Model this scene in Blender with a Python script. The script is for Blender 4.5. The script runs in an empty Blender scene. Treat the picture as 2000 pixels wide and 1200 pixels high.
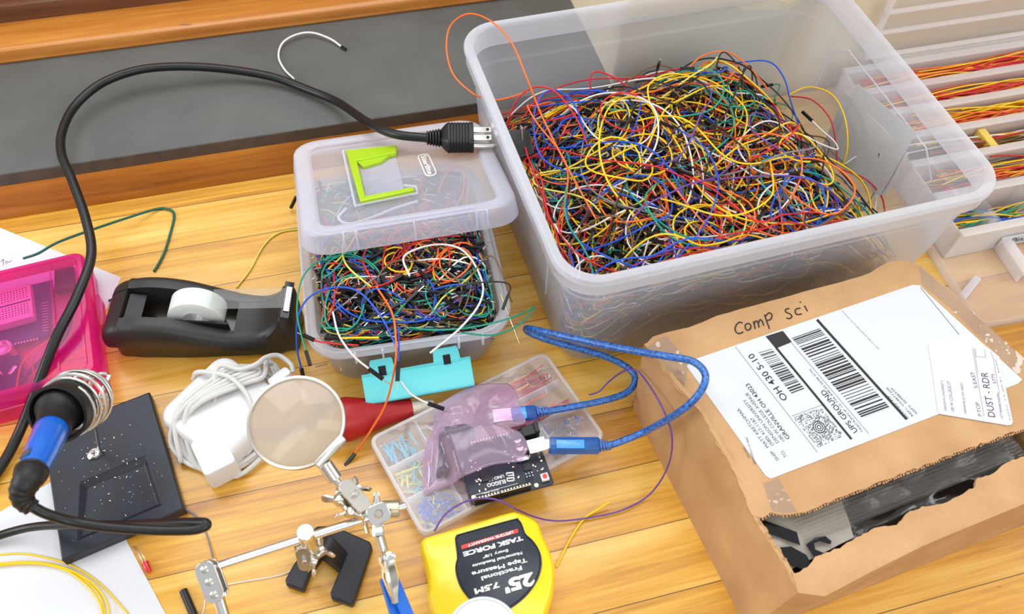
import bpy, math, random
import numpy as np
from mathutils import Vector, Matrix, noise
random.seed(7)
RNG = np.random.default_rng(11)
SC = bpy.context.scene
COL = SC.collection
S = 0.001                                   # everything below is written in millimetres

# ------------------------------------------------------------------ camera
H = 660.0                                   # camera height above the table top
F_PX = 1700.0
PITCH, ROLL, YAW = 0.958197, 0.0686769, -0.3157046
_cy, _sy, _cp, _sp, _cr, _sr = math.cos(YAW), math.sin(YAW), math.cos(PITCH), math.sin(PITCH), math.cos(ROLL), math.sin(ROLL)
FW = Vector((-_sy*_cp, _cy*_cp, -_sp))
_R0 = Vector((_cy, _sy, 0)); _U0 = _R0.cross(FW)
RT = _cr*_R0 + _sr*_U0
UP = -_sr*_R0 + _cr*_U0
cam_data = bpy.data.cameras.new('camera')
cam_data.sensor_width = 36.0
cam_data.lens = F_PX*36.0/2000.0
cam_data.clip_start = 0.01
cam_data.dof.use_dof = True
cam_data.dof.focus_distance = 0.76
cam_data.dof.aperture_fstop = 9.0
cam = bpy.data.objects.new('camera', cam_data); COL.objects.link(cam)
cam.matrix_world = Matrix(((RT.x, UP.x, -FW.x, 0), (RT.y, UP.y, -FW.y, 0), (RT.z, UP.z, -FW.z, H*S), (0, 0, 0, 1)))
SC.camera = cam

# ------------------------------------------------------------------ world, lights, exposure
world = bpy.data.worlds.new('world'); SC.world = world; world.use_nodes = True
_bg = world.node_tree.nodes['Background']; _bg.inputs[1].default_value = 1.0
_wn = world.node_tree                      # the room around: pale ceiling, mid walls, darker floor
_tc = _wn.nodes.new('ShaderNodeTexCoord'); _sx = _wn.nodes.new('ShaderNodeSeparateXYZ'); _cr = _wn.nodes.new('ShaderNodeValToRGB'); _mr = _wn.nodes.new('ShaderNodeMapRange')
_mr.inputs[1].default_value = -1.0; _mr.inputs[2].default_value = 1.0
_wn.links.new(_tc.outputs['Generated'], _sx.inputs[0]); _wn.links.new(_sx.outputs['Z'], _mr.inputs[0]); _wn.links.new(_mr.outputs[0], _cr.inputs[0]); _wn.links.new(_cr.outputs[0], _bg.inputs[0])
_e = _cr.color_ramp.elements; _e[0].position = 0.45; _e[0].color = (0.10, 0.09, 0.08, 1); _e[1].position = 0.92; _e[1].color = (0.84, 0.86, 0.90, 1)
for _p, _c in ((0.52, (0.66, 0.64, 0.61, 1)), (0.70, (0.74, 0.73, 0.72, 1)), (0.80, (0.74, 0.75, 0.78, 1))):
    _k = _e.new(_p); _k.color = _c
def area_light(name, loc, target, size, energy, color):
    d = bpy.data.lights.new(name, 'AREA'); d.shape = 'RECTANGLE'; d.size, d.size_y = size; d.energy = energy; d.color = color
    o = bpy.data.objects.new(name, d); COL.objects.link(o); o.location = loc
    o.rotation_euler = (Vector(target)-Vector(loc)).to_track_quat('-Z', 'Y').to_euler()
    return o
# tall window beyond the sill (two panes) and the ceiling lamps over the room
area_light('window_light', (-0.35, 1.15, 1.5), (0.1, 0.3, 0.0), (0.62, 1.0), 9, (0.95, 0.98, 1.0))
area_light('window_light', (0.32, 1.15, 1.5), (0.3, 0.3, 0.0), (0.62, 1.0), 9, (0.95, 0.98, 1.0))
area_light('side_fill_light', (-1.7, 0.5, 0.9), (0.2, 0.3, 0.1), (1.0, 0.9), 22, (0.94, 0.97, 1.0))  # added fill from the left, brightens surfaces facing that way
area_light('side_fill_light', (2.1, 0.1, 1.3), (0.6, 0.5, 0.1), (1.0, 0.9), 16, (0.96, 0.98, 1.0))  # unseen fill on the right, added to lift the organiser side
area_light('room_fill_light', (0.5, -1.7, 1.5), (0.4, 0.5, 0.1), (1.6, 1.0), 24, (1.0, 0.98, 0.95))  # fill added behind the camera to brighten wall, box front and tub back
area_light('ceiling_light', (-0.5, -0.1, 2.3), (0.1, 0.3, 0.0), (0.3, 1.2), 4.5, (1.0, 0.97, 0.92))
area_light('ceiling_light', (0.9, 0.1, 2.3), (0.1, 0.3, 0.0), (0.3, 1.2), 4.5, (1.0, 0.97, 0.92))
SC.view_settings.view_transform = 'Standard'
SC.view_settings.look = 'None'
SC.view_settings.exposure = -0.34
SC.view_settings.gamma = 1.0
SC.view_settings.use_curve_mapping = False
SC.cycles.transparent_max_bounces = 40
SC.cycles.max_bounces = 10

# ------------------------------------------------------------------ pixel of the photograph -> point at a height / on a plane
def ray(px, py):
    return FW + RT*((px-1000)/F_PX) - UP*((py-600)/F_PX)
def P(px, py, z=0.0):
    r = ray(px, py); return Vector((0, 0, H)) + r*((z-H)/r.z)
def PXP(px, py, x):                          # point where the sight line meets the plane X = x
    r = ray(px, py); return Vector((0, 0, H)) + r*(x/r.x)
def PL(px, py, o, n):                        # ... and any plane
    r = ray(px, py); c = Vector((0, 0, H)); return c + r*((o-c).dot(n)/r.dot(n))

# ------------------------------------------------------------------ materials
def lin(c):
    return tuple(((v/12.92) if v <= 0.04045 else ((v+0.055)/1.055)**2.4) for v in c)
def rgb(r, g, b):
    return lin((r/255, g/255, b/255)) + (1,)
def new_mat(name):
    m = bpy.data.materials.new(name); m.use_nodes = True
    return m, m.node_tree, m.node_tree.nodes['Principled BSDF']
def N(nt, kind, **kw):
    n = nt.nodes.new(kind)
    for k, v in kw.items():
        if hasattr(n, k): setattr(n, k, v)
    return n
def mat(name, col, rough=0.5, metal=0.0, spec=0.5, coat=0.0, bump=0.0, bscale=300, var=0.0, vscale=60, sub=0.0):
    m, nt, b = new_mat(name)
    b.inputs['Base Color'].default_value = col
    b.inputs['Roughness'].default_value = rough; b.inputs['Metallic'].default_value = metal
    b.inputs['Specular IOR Level'].default_value = spec
    b.inputs['Coat Weight'].default_value = coat; b.inputs['Coat Roughness'].default_value = 0.12
    tc = N(nt, 'ShaderNodeTexCoord')
    if sub:
        b.inputs['Subsurface Weight'].default_value = sub; b.inputs['Subsurface Scale'].default_value = 0.004
    if bump:
        n = N(nt, 'ShaderNodeTexNoise'); n.inputs['Scale'].default_value = bscale; n.inputs['Detail'].default_value = 3
        nt.links.new(tc.outputs['Object'], n.inputs['Vector'])
        bp = N(nt, 'ShaderNodeBump'); bp.inputs['Strength'].default_value = bump; bp.inputs['Distance'].default_value = 0.001
        nt.links.new(n.outputs['Fac'], bp.inputs['Height']); nt.links.new(bp.outputs['Normal'], b.inputs['Normal'])
    if var:
        n = N(nt, 'ShaderNodeTexNoise'); n.inputs['Scale'].default_value = vscale; n.inputs['Detail'].default_value = 5
        nt.links.new(tc.outputs['Object'], n.inputs['Vector'])
        cr = N(nt, 'ShaderNodeValToRGB')
        cr.color_ramp.elements[0].color = tuple(c*(1-var) for c in col[:3])+(1,); cr.color_ramp.elements[0].position = 0.3
        cr.color_ramp.elements[1].color = tuple(min(1, c*(1+var)) for c in col[:3])+(1,); cr.color_ramp.elements[1].position = 0.7
        nt.links.new(n.outputs['Fac'], cr.inputs[0]); nt.links.new(cr.outputs[0], b.inputs['Base Color'])
    return m
def plastic(name, tint, milk_col, milk=0.2, rough=0.25, trans=0.5, gloss=1.0, bump=0.0, bscale=90):
    """see-through plastic: clear part, cloudy part (scattering) and a surface reflection"""
    m = bpy.data.materials.new(name); m.use_nodes = True; nt = m.node_tree; nt.nodes.clear()
    out = N(nt, 'ShaderNodeOutputMaterial')
    tr = N(nt, 'ShaderNodeBsdfTransparent'); tr.inputs[0].default_value = tint
    df = N(nt, 'ShaderNodeBsdfDiffuse'); df.inputs[0].default_value = milk_col
    tl = N(nt, 'ShaderNodeBsdfTranslucent'); tl.inputs[0].default_value = milk_col
    m1 = N(nt, 'ShaderNodeMixShader'); m1.inputs[0].default_value = trans
    nt.links.new(df.outputs[0], m1.inputs[1]); nt.links.new(tl.outputs[0], m1.inputs[2])
    m2 = N(nt, 'ShaderNodeMixShader')
    lw = N(nt, 'ShaderNodeLayerWeight'); lw.inputs[0].default_value = 0.5
    mp = N(nt, 'ShaderNodeMapRange'); mp.inputs[3].default_value = milk; mp.inputs[4].default_value = min(1, milk*2.8)
    nt.links.new(lw.outputs['Facing'], mp.inputs[0]); nt.links.new(mp.outputs[0], m2.inputs[0])
    nt.links.new(tr.outputs[0], m2.inputs[1]); nt.links.new(m1.outputs[0], m2.inputs[2])
    gl = N(nt, 'ShaderNodeBsdfGlossy'); gl.inputs['Roughness'].default_value = rough
    fr = N(nt, 'ShaderNodeMath', operation='POWER'); fr.inputs[1].default_value = 4.0     # Schlick-like rise towards grazing
    nt.links.new(lw.outputs['Facing'], fr.inputs[0])
    fm = N(nt, 'ShaderNodeMath', operation='MULTIPLY_ADD'); fm.inputs[1].default_value = min(0.95, 0.5*gloss); fm.inputs[2].default_value = 0.035*gloss
    nt.links.new(fr.outputs[0], fm.inputs[0])
    m3 = N(nt, 'ShaderNodeMixShader'); nt.links.new(fm.outputs[0], m3.inputs[0])
    nt.links.new(m2.outputs[0], m3.inputs[1]); nt.links.new(gl.outputs[0], m3.inputs[2])
    nt.links.new(m3.outputs[0], out.inputs[0])
    if bump:
        tc = N(nt, 'ShaderNodeTexCoord'); n = N(nt, 'ShaderNodeTexNoise'); n.inputs['Scale'].default_value = bscale
        nt.links.new(tc.outputs['Object'], n.inputs['Vector'])
        bp = N(nt, 'ShaderNodeBump'); bp.inputs['Strength'].default_value = bump; bp.inputs['Distance'].default_value = 0.004
        nt.links.new(n.outputs['Fac'], bp.inputs['Height'])
        for s_ in (gl, lw, df): nt.links.new(bp.outputs['Normal'], s_.inputs['Normal'])
    return m

def wood_mat(name, c_dark, c_mid, c_light, board=0.0, y0=0.0, seam=True, rough=0.22, gscale=1.0, coat=0.35, along='X', bumpy=0.08):
    m, nt, b = new_mat(name); L = nt.links.new
    tc = N(nt, 'ShaderNodeTexCoord'); sp = N(nt, 'ShaderNodeSeparateXYZ'); L(tc.outputs['Object'], sp.inputs[0])
    def math_(op, a, c=None):
        n = N(nt, 'ShaderNodeMath', operation=op)
        for i, v in enumerate((a, c)):
            if v is None: continue
            if isinstance(v, (int, float)): n.inputs[i].default_value = v
            else: L(v, n.inputs[i])
        return n.outputs[0]
    if board:
        t = math_('DIVIDE', math_('SUBTRACT', sp.outputs['Y'], y0), board)
        wob = N(nt, 'ShaderNodeTexNoise'); wob.inputs['Scale'].default_value = 9.0; L(tc.outputs['Object'], wob.inputs['Vector'])
        t = math_('ADD', t, math_('MULTIPLY', math_('SUBTRACT', wob.outputs['Fac'], 0.5), 0.015))
        idx = math_('FLOOR', t); fr = math_('FRACT', t)
        wn = N(nt, 'ShaderNodeTexWhiteNoise'); wn.noise_dimensions = '1D'; L(idx, wn.inputs['W'])
        rnd = wn.outputs['Value']
        seamm = math_('LESS_THAN', math_('MINIMUM', fr, math_('SUBTRACT', 1.0, fr)), 0.0075)
    else:
        rnd = None
    cb = N(nt, 'ShaderNodeCombineXYZ')
    kx, ky = (3.2, 42.0) if along == 'X' else (42.0, 3.2)
    if rnd is not None: L(math_('ADD', math_('MULTIPLY', sp.outputs['X'], kx*gscale), math_('MULTIPLY', rnd, 37.0)), cb.inputs[0])
    else: L(math_('MULTIPLY', sp.outputs['X'], kx*gscale), cb.inputs[0])
    L(math_('MULTIPLY', sp.outputs['Y'], ky*gscale), cb.inputs[1]); L(math_('MULTIPLY', sp.outputs['Z'], 42*gscale), cb.inputs[2])
    n1 = N(nt, 'ShaderNodeTexNoise'); n1.inputs['Scale'].default_value = 1.0; n1.inputs['Detail'].default_value = 8; n1.inputs['Roughness'].default_value = 0.62
    n1.inputs['Distortion'].default_value = 0.6
    L(cb.outputs[0], n1.inputs['Vector'])
    n2 = N(nt, 'ShaderNodeTexNoise'); n2.inputs['Scale'].default_value = 0.32; n2.inputs['Detail'].default_value = 3; L(cb.outputs[0], n2.inputs['Vector'])
    cb2 = N(nt, 'ShaderNodeVectorMath', operation='MULTIPLY'); cb2.inputs[1].default_value = (2.6, 5.5, 5.5); L(cb.outputs[0], cb2.inputs[0])
    n3 = N(nt, 'ShaderNodeTexNoise'); n3.inputs['Scale'].default_value = 1.0; n3.inputs['Detail'].default_value = 4; n3.inputs['Roughness'].default_value = 0.7; L(cb2.outputs[0], n3.inputs['Vector'])
    f = math_('ADD', math_('ADD', math_('MULTIPLY', n1.outputs['Fac'], 0.42), math_('MULTIPLY', n2.outputs['Fac'], 0.30)), math_('MULTIPLY', n3.outputs['Fac'], 0.28))
    if rnd is not None: f = math_('ADD', f, math_('MULTIPLY', math_('SUBTRACT', rnd, 0.5), 0.12))
    cr = N(nt, 'ShaderNodeValToRGB'); e = cr.color_ramp.elements
    e[0].position = 0.38; e[0].color = c_dark; e[1].position = 0.64; e[1].color = c_light
    k = cr.color_ramp.elements.new(0.5); k.color = c_mid
    L(f, cr.inputs[0]); colr = cr.outputs[0]
    # small dark knots and scratches
    vo = N(nt, 'ShaderNodeTexNoise'); vo.inputs['Scale'].default_value = 75.0; vo.inputs['Detail'].default_value = 2
    mpv = N(nt, 'ShaderNodeMapping'); mpv.inputs['Scale'].default_value = (0.28, 1.0, 1.0); L(tc.outputs['Object'], mpv.inputs[0]); L(mpv.outputs[0], vo.inputs['Vector'])
    kn = math_('GREATER_THAN', vo.outputs['Fac'], 0.75)
    mx = N(nt, 'ShaderNodeMix'); mx.data_type = 'RGBA'; L(math_('MULTIPLY', kn, 0.55), mx.inputs[0]); L(colr, mx.inputs[6]); mx.inputs[7].default_value = (0.09, 0.045, 0.02, 1)
    colr = mx.outputs[2]
    if board and seam:
        mx = N(nt, 'ShaderNodeMix'); mx.data_type = 'RGBA'; L(math_('MULTIPLY', seamm, 0.85), mx.inputs[0]); L(colr, mx.inputs[6]); mx.inputs[7].default_value = (0.07, 0.035, 0.015, 1)
        colr = mx.outputs[2]
    L(colr, b.inputs['Base Color'])
    b.inputs['Roughness'].default_value = rough
    rr = N(nt, 'ShaderNodeMapRange'); rr.inputs[3].default_value = rough*0.8; rr.inputs[4].default_value = rough*1.7; L(n1.outputs['Fac'], rr.inputs[0]); L(rr.outputs[0], b.inputs['Roughness'])
    b.inputs['Coat Weight'].default_value = coat; b.inputs['Coat Roughness'].default_value = 0.18
    bp = N(nt, 'ShaderNodeBump'); bp.inputs['Strength'].default_value = bumpy; bp.inputs['Distance'].default_value = 0.0008
    L(n1.outputs['Fac'], bp.inputs['Height']); L(bp.outputs['Normal'], b.inputs['Normal'])
    return m

M = {}
M['table'] = wood_mat('maple planks', rgb(178, 118, 34), rgb(222, 164, 56), rgb(240, 200, 108), board=0.053, y0=0.0505, rough=0.27)
M['trim_wood'] = wood_mat('varnished trim', rgb(140, 80, 20), rgb(178, 108, 32), rgb(206, 138, 54), rough=0.3)
M['dark_wood'] = wood_mat('dark window wood', rgb(70, 38, 20), rgb(98, 56, 30), rgb(125, 74, 42), rough=0.4)
M['slate'] = mat('slate', rgb(88, 89, 86), 0.55, bump=0.25, bscale=220, var=0.14, vscale=18)
M['slate_edge'] = mat('slate edge', rgb(78, 70, 66), 0.6, bump=0.4, bscale=300, var=0.2, vscale=70)
M['wall'] = mat('cream wall paint', rgb(234, 219, 188), 0.6, var=0.04, vscale=6)
M['frost'] = plastic('frosted plastic', (0.94, 0.965, 1.0, 1), (0.88, 0.92, 1.0, 1), milk=0.14, rough=0.28, trans=0.55)
M['frost_rim'] = plastic('frosted rim', (0.97, 0.98, 1.0, 1), (0.90, 0.93, 1.0, 1), milk=0.36, rough=0.25, trans=0.5)
M['lid'] = plastic('lid plastic', (0.96, 0.97, 1.0, 1), (0.92, 0.93, 1.0, 1), milk=0.19, rough=0.22, trans=0.5)
M['lid_thick'] = plastic('lid border plastic', (0.96, 0.97, 1.0, 1), (0.90, 0.91, 1.0, 1), milk=0.34, rough=0.22, trans=0.5)
M['clear'] = plastic('clear plastic', (0.98, 0.98, 0.99, 1), (0.90, 0.91, 0.98, 1), milk=0.08, rough=0.12, trans=0.5)
M['clear_edge'] = plastic('clear plastic edge', (0.98, 0.98, 0.99, 1), (0.97, 0.95, 0.94, 1), milk=0.40, rough=0.12, trans=0.5)
M['pink'] = plastic('pink plastic', (1.0, 0.60, 0.86, 1), (0.95, 0.07, 0.48, 1), milk=0.07, rough=0.15, trans=0.6)
M['pink_thick'] = plastic('pink plastic edge', (1.0, 0.36, 0.70, 1), (0.95, 0.05, 0.42, 1), milk=0.34, rough=0.15, trans=0.6)
M['bag'] = plastic('pink film', (0.95, 0.84, 0.95, 1), (0.84, 0.68, 0.83, 1), milk=0.19, rough=0.12, trans=0.5, gloss=1.4)
M['film'] = plastic('clear film', (0.97, 0.97, 0.97, 1), (0.8, 0.8, 0.8, 1), milk=0.05, rough=0.06, trans=0.5, gloss=1.8, bump=0.5, bscale=60)
M['tape_film'] = plastic('adhesive tape', (0.93, 0.93, 0.92, 1), (0.8, 0.8, 0.8, 1), milk=0.04, rough=0.2, gloss=0.7)
M['blue_clear'] = plastic('blue clear plastic', (0.35, 0.62, 0.98, 1), (0.05, 0.25, 0.75, 1), milk=0.3, rough=0.12, trans=0.5)
M['black'] = mat('black plastic', rgb(14, 14, 16), 0.42)
M['black_soft'] = mat('black rubber', rgb(22, 21, 21), 0.5, bump=0.15, bscale=500)
M['cord'] = mat('black cord jacket', rgb(16, 16, 16), 0.38)
M['disp'] = mat('textured black plastic', rgb(40, 39, 37), 0.42, bump=0.25, bscale=900)
M['disp_base'] = mat('brown black base', rgb(34, 27, 18), 0.25, coat=0.4)
M['dark_in'] = mat('glossy black', rgb(12, 12, 13), 0.15)
M['iron_black'] = mat('black painted iron', rgb(22, 25, 33), 0.4, bump=0.12, bscale=260, var=0.25, vscale=50)
M['plate'] = mat('navy black painted plate', rgb(26, 30, 40), 0.42, var=0.35, vscale=35, bump=0.1, bscale=200)
M['chrome'] = mat('chrome', (0.83, 0.82, 0.79, 1), 0.14, metal=1.0)
M['nickel'] = mat('nickel', (0.68, 0.65, 0.58, 1), 0.24, metal=1.0)
M['brass_n'] = mat('pale brass', (0.78, 0.68, 0.46, 1), 0.25, metal=1.0)
M['spring'] = mat('dull steel wire', (0.72, 0.72, 0.68, 1), 0.3, metal=1.0)
M['pin'] = mat('tinned pin', (0.8, 0.79, 0.76, 1), 0.25, metal=1.0)
M['gold'] = mat('gold pin', (0.85, 0.68, 0.35, 1), 0.25, metal=1.0)
M['white_pl'] = mat('white glossy plastic', rgb(222, 222, 222), 0.22, coat=0.3)
M['white_cable'] = mat('white cable', rgb(212, 210, 205), 0.42)
M['paper'] = mat('white paper', rgb(216, 217, 220), 0.8)
M['label_w'] = mat('white label', rgb(210, 213, 216), 0.6)
M['label_w2'] = mat('white sticker', rgb(222, 222, 232), 0.6)
M['ink'] = mat('black ink', rgb(38, 36, 38), 0.7)
M['ink_grey'] = mat('grey ink', rgb(82, 80, 94), 0.7)
M['tape_roll'] = mat('matte tape roll', rgb(218, 224, 220), 0.45, sub=0.3)
M['red_rub'] = mat('red rubber', rgb(168, 18, 20), 0.4, var=0.1, vscale=30)
M['ivory'] = mat('ivory nozzle', rgb(235, 226, 205), 0.4)
M['teal'] = mat('turquoise plastic', rgb(98, 213, 220), 0.33, sub=0.1)
M['lime'] = mat('lime green plastic', rgb(168, 205, 28), 0.35)
M['yellow_case'] = mat('yellow tape case', rgb(252, 216, 0), 0.22, coat=0.4)
M['navy_label'] = mat('navy label', rgb(30, 38, 50), 0.35, bump=0.12, bscale=600)
M['red_band'] = mat('red band', rgb(228, 62, 52), 0.45)
M['white_ink'] = mat('white ink', rgb(240, 240, 238), 0.5)
M['blue_handle'] = mat('blue handle', rgb(12, 105, 215), 0.22, coat=0.4)
M['blue_pl'] = mat('blue plastic', rgb(16, 105, 205), 0.3)
M['peach'] = mat('peach sticker', rgb(235, 160, 140), 0.5)
M['pcb'] = mat('navy circuit board', rgb(12, 22, 40), 0.42)
M['pcb_pink'] = mat('navy board', rgb(40, 34, 110), 0.4)
M['bread'] = mat('white breadboard', rgb(240, 225, 230), 0.5)
M['led'] = mat('red led epoxy', rgb(205, 22, 20), 0.12, coat=0.6)
M['jar'] = mat('cream jar lid', rgb(236, 228, 206), 0.35)
M['jar_rim'] = mat('pale grey rim', rgb(214, 218, 224), 0.25)
M['blue_cable'] = mat('blue braided cable', rgb(30, 98, 178), 0.25, coat=0.6, bump=0.9, bscale=620, var=0.75, vscale=420)
M['bag_print'] = mat('white print', rgb(230, 220, 235), 0.6)

def cardboard():
    m, nt, b = new_mat('kraft cardboard'); L = nt.links.new
    tc = N(nt, 'ShaderNodeTexCoord'); n = N(nt, 'ShaderNodeTexNoise'); n.inputs['Scale'].default_value = 26; n.inputs['Detail'].default_value = 7
    L(tc.outputs['Object'], n.inputs['Vector'])
    n2 = N(nt, 'ShaderNodeTexNoise'); n2.inputs['Scale'].default_value = 900; L(tc.outputs['Object'], n2.inputs['Vector'])
    mx = N(nt, 'ShaderNodeMath', operation='MULTIPLY_ADD'); mx.inputs[1].default_value = 0.25; L(n2.outputs['Fac'], mx.inputs[0]); L(n.outputs['Fac'], mx.inputs[2])
    cr = N(nt, 'ShaderNodeValToRGB'); e = cr.color_ramp.elements
    e[0].position = 0.35; e[0].color = rgb(178, 134, 88); e[1].position = 0.85; e[1].color = rgb(204, 162, 114)
    L(mx.outputs[0], cr.inputs[0]); L(cr.outputs[0], b.inputs['Base Color']); b.inputs['Roughness'].default_value = 0.72
    bp = N(nt, 'ShaderNodeBump'); bp.inputs['Strength'].default_value = 0.3; bp.inputs['Distance'].default_value = 0.0015
    L(n.outputs['Fac'], bp.inputs['Height']); L(bp.outputs['Normal'], b.inputs['Normal'])
    return m
M['card'] = cardboard()
M['card_torn'] = mat('torn cardboard core', rgb(188, 146, 104), 0.85, bump=0.8, bscale=400, var=0.25, vscale=250)

WIRE_RGB = {'yellow': (250, 205, 0), 'orange': (245, 110, 30), 'red': (206, 28, 34), 'blue': (6, 82, 205), 'green': (10, 152, 124),
            'white': (232, 230, 226), 'black': (20, 20, 22), 'brown': (112, 84, 48), 'grey': (126, 124, 128), 'purple': (104, 66, 150), 'pale yellow': (222, 214, 96)}
for k, c in WIRE_RGB.items():
    M['w_'+k] = mat(k+' wire jacket', rgb(*c), 0.36)
M['w_dark green'] = mat('dark green wire jacket', rgb(14, 92, 76), 0.4)

# ------------------------------------------------------------------ mesh building
def catmull(pts, n=8, closed=False):
    pts = [Vector(p) for p in pts]
    if len(pts) < 3 and not closed:
        return pts
    out = []; m = len(pts)
    rng = range(m if closed else m-1)
    for i in rng:
        p1, p2 = pts[i], pts[(i+1) % m]
        p0 = pts[i-1] if (i > 0 or closed) else p1*2-p2
        p3 = pts[(i+2) % m] if (i+2 < m or closed) else p2*2-p1
        for k in range(n):
            t = k/n; t2 = t*t; t3 = t2*t
            out.append(0.5*((2*p1)+(p2-p0)*t+(2*p0-5*p1+4*p2-p3)*t2+(3*p1-p0-3*p2+p3)*t3))
    if not closed: out.append(pts[-1])
    return out
def rrect(w, d, r, n=5, cx=0.0, cy=0.0):
    r = max(0.01, min(r, w/2-0.01, d/2-0.01)); out = []
    for (sx, sy, a0) in ((1, 1, 0), (-1, 1, 90), (-1, -1, 180), (1, -1, 270)):
        for k in range(n+1):
            a = math.radians(a0+90*k/n); out.append((cx+sx*(w/2-r)+r*math.cos(a), cy+sy*(d/2-r)+r*math.sin(a)))
    return out
class MB:
    def __init__(s): s.v = []; s.f = []; s.m = []; s.mi = 0
    def add(s, vs, fs):
        o = len(s.v); s.v += [tuple(v) for v in vs]; s.f += [tuple(i+o for i in f) for f in fs]; s.m += [s.mi]*len(fs); return s
    def box(s, c, d, M4=None, rot=None):
        x, y, z = d[0]/2, d[1]/2, d[2]/2; vs = [Vector((a*x, b*y, e*z)) for e in (-1, 1) for a, b in ((-1, -1), (1, -1), (1, 1), (-1, 1))]
        if rot is not None: vs = [rot @ v for v in vs]
        vs = [v+Vector(c) for v in vs]
        if M4 is not None: vs = [M4 @ v for v in vs]
        return s.add(vs, [(3, 2, 1, 0), (4, 5, 6, 7), (0, 1, 5, 4), (1, 2, 6, 5), (2, 3, 7, 6), (3, 0, 4, 7)])
    def rbox(s, c, d, r, M4=None, e=None, n=4):          # box with rounded vertical edges and softened top/bottom
        e = min(r*0.5, d[2]*0.3) if e is None else e
        z0, z1 = c[2]-d[2]/2, c[2]+d[2]/2
        prof = [(e, z0), (0, z0+e), (0, z1-e), (e*0.3, z1-e*0.3), (e, z1)]
        rings = [[(x, y, z) for x, y in rrect(d[0]-2*i, d[1]-2*i, max(r-i, 0.05), n, c[0], c[1])] for i, z in prof]
        return s.loft(rings, M4=M4, cap=True)
    def loft(s, rings, M4=None, cap=False, closed=True, loop=False):
        n = len(rings[0]); vs = [Vector(p) for r in rings for p in r]
        if M4 is not None: vs = [M4 @ v for v in vs]
        fs = []; R = len(rings)
        for i in range(R if loop else R-1):
            for j in range(n if closed else n-1):
                a, b = i*n+j, i*n+(j+1) % n; c, d = ((i+1) % R)*n+(j+1) % n, ((i+1) % R)*n+j
                fs.append((a, b, c, d))
        if cap: fs.append(tuple(range(n-1, -1, -1))); fs.append(tuple((R-1)*n+j for j in range(n)))
        return s.add(vs, fs)
    def tube(s, pts, r, seg=8, cap=True, closed=False):
        pts = [Vector(p) for p in pts]; n = len(pts); rr = r if hasattr(r, '__len__') else [r]*n
        T = []
        for i in range(n):
            a = pts[(i-1) % n] if (closed or i > 0) else pts[i]; b = pts[(i+1) % n] if (closed or i < n-1) else pts[i]
            t = (b-a); T.append(t.normalized() if t.length > 1e-9 else Vector((0, 0, 1)))
        u = T[0].orthogonal().normalized(); rings = []
        for i in range(n):
            u = (u-T[i]*u.dot(T[i])); u = u.normalized() if u.length > 1e-6 else T[i].orthogonal().normalized()
            w = T[i].cross(u)
            rings.append([pts[i]+(u*math.cos(2*math.pi*k/seg)+w*math.sin(2*math.pi*k/seg))*rr[i] for k in range(seg)])
        return s.loft(rings, cap=cap and not closed, loop=closed)
    def lathe(s, prof, seg=32, M4=None, cap=True):       # prof: (radius, z) from bottom to top, round Z
        rings = [[(r*math.cos(2*math.pi*k/seg), r*math.sin(2*math.pi*k/seg), z) for k in range(seg)] for r, z in prof]
        return s.loft(rings, M4=M4, cap=cap)
    def prism(s, poly, z0, z1, M4=None):
        return s.loft([[(x, y, z0) for x, y in poly], [(x, y, z1) for x, y in poly]], M4=M4, cap=True)
    def build(s, name, mats, parent=None, smooth=35, bevel=0.0, bseg=2, pivot=None, sub=0):
        me = bpy.data.meshes.new(name); pv = Vector(pivot) if pivot is not None else Vector((0, 0, 0))
        me.from_pydata([tuple((Vector(v)-pv)*S) for v in s.v], [], s.f)
        mats = mats if isinstance(mats, (list, tuple)) else [mats]
        for m_ in mats: me.materials.append(M[m_] if isinstance(m_, str) else m_)
        if len(mats) > 1: me.polygons.foreach_set('material_index', s.m)
        if smooth:
            me.polygons.foreach_set('use_smooth', [True]*len(me.polygons)); me.set_sharp_from_angle(angle=math.radians(smooth))
        me.update()
        import bmesh
        bm = bmesh.new(); bm.from_mesh(me); bmesh.ops.recalc_face_normals(bm, faces=bm.faces); bm.to_mesh(me); bm.free()
        o = bpy.data.objects.new(name, me); COL.objects.link(o)
        if parent is not None:
            o.parent = parent; o.location = (pv*S)-Vector(parent.get('_pv', (0, 0, 0)))
        else: o.location = pv*S; 
        o['_pv'] = tuple(pv*S)
        if bevel:
            b = o.modifiers.new('bevel', 'BEVEL'); b.width = bevel*S; b.segments = bseg; b.limit_method = 'ANGLE'; b.angle_limit = math.radians(40)
        if sub:
            b = o.modifiers.new('subdivision', 'SUBSURF'); b.levels = sub; b.render_levels = sub
        return o
def tag(o, label=None, cat=None, group=None, kind=None):
    if label: o['label'] = label
    if cat: o['category'] = cat
    if group: o['group'] = group
    if kind: o['kind'] = kind
    return o
def thing(name, loc, label, cat, group=None):
    o = bpy.data.objects.new(name, None); COL.objects.link(o); o.empty_display_size = 0.01
    v = Vector(loc)*S; o.location = v; o['_pv'] = tuple(v)
    return tag(o, label, cat, group)
def frame(o, ux, uz=(0, 0, 1)):
    """matrix with origin o, x along ux, z near uz"""
    x = Vector(ux).normalized(); z = Vector(uz); z = (z-x*z.dot(x)).normalized(); y = z.cross(x)
    return Matrix(((x.x, y.x, z.x, o[0]), (x.y, y.y, z.y, o[1]), (x.z, y.z, z.z, o[2]), (0, 0, 0, 1)))
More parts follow.
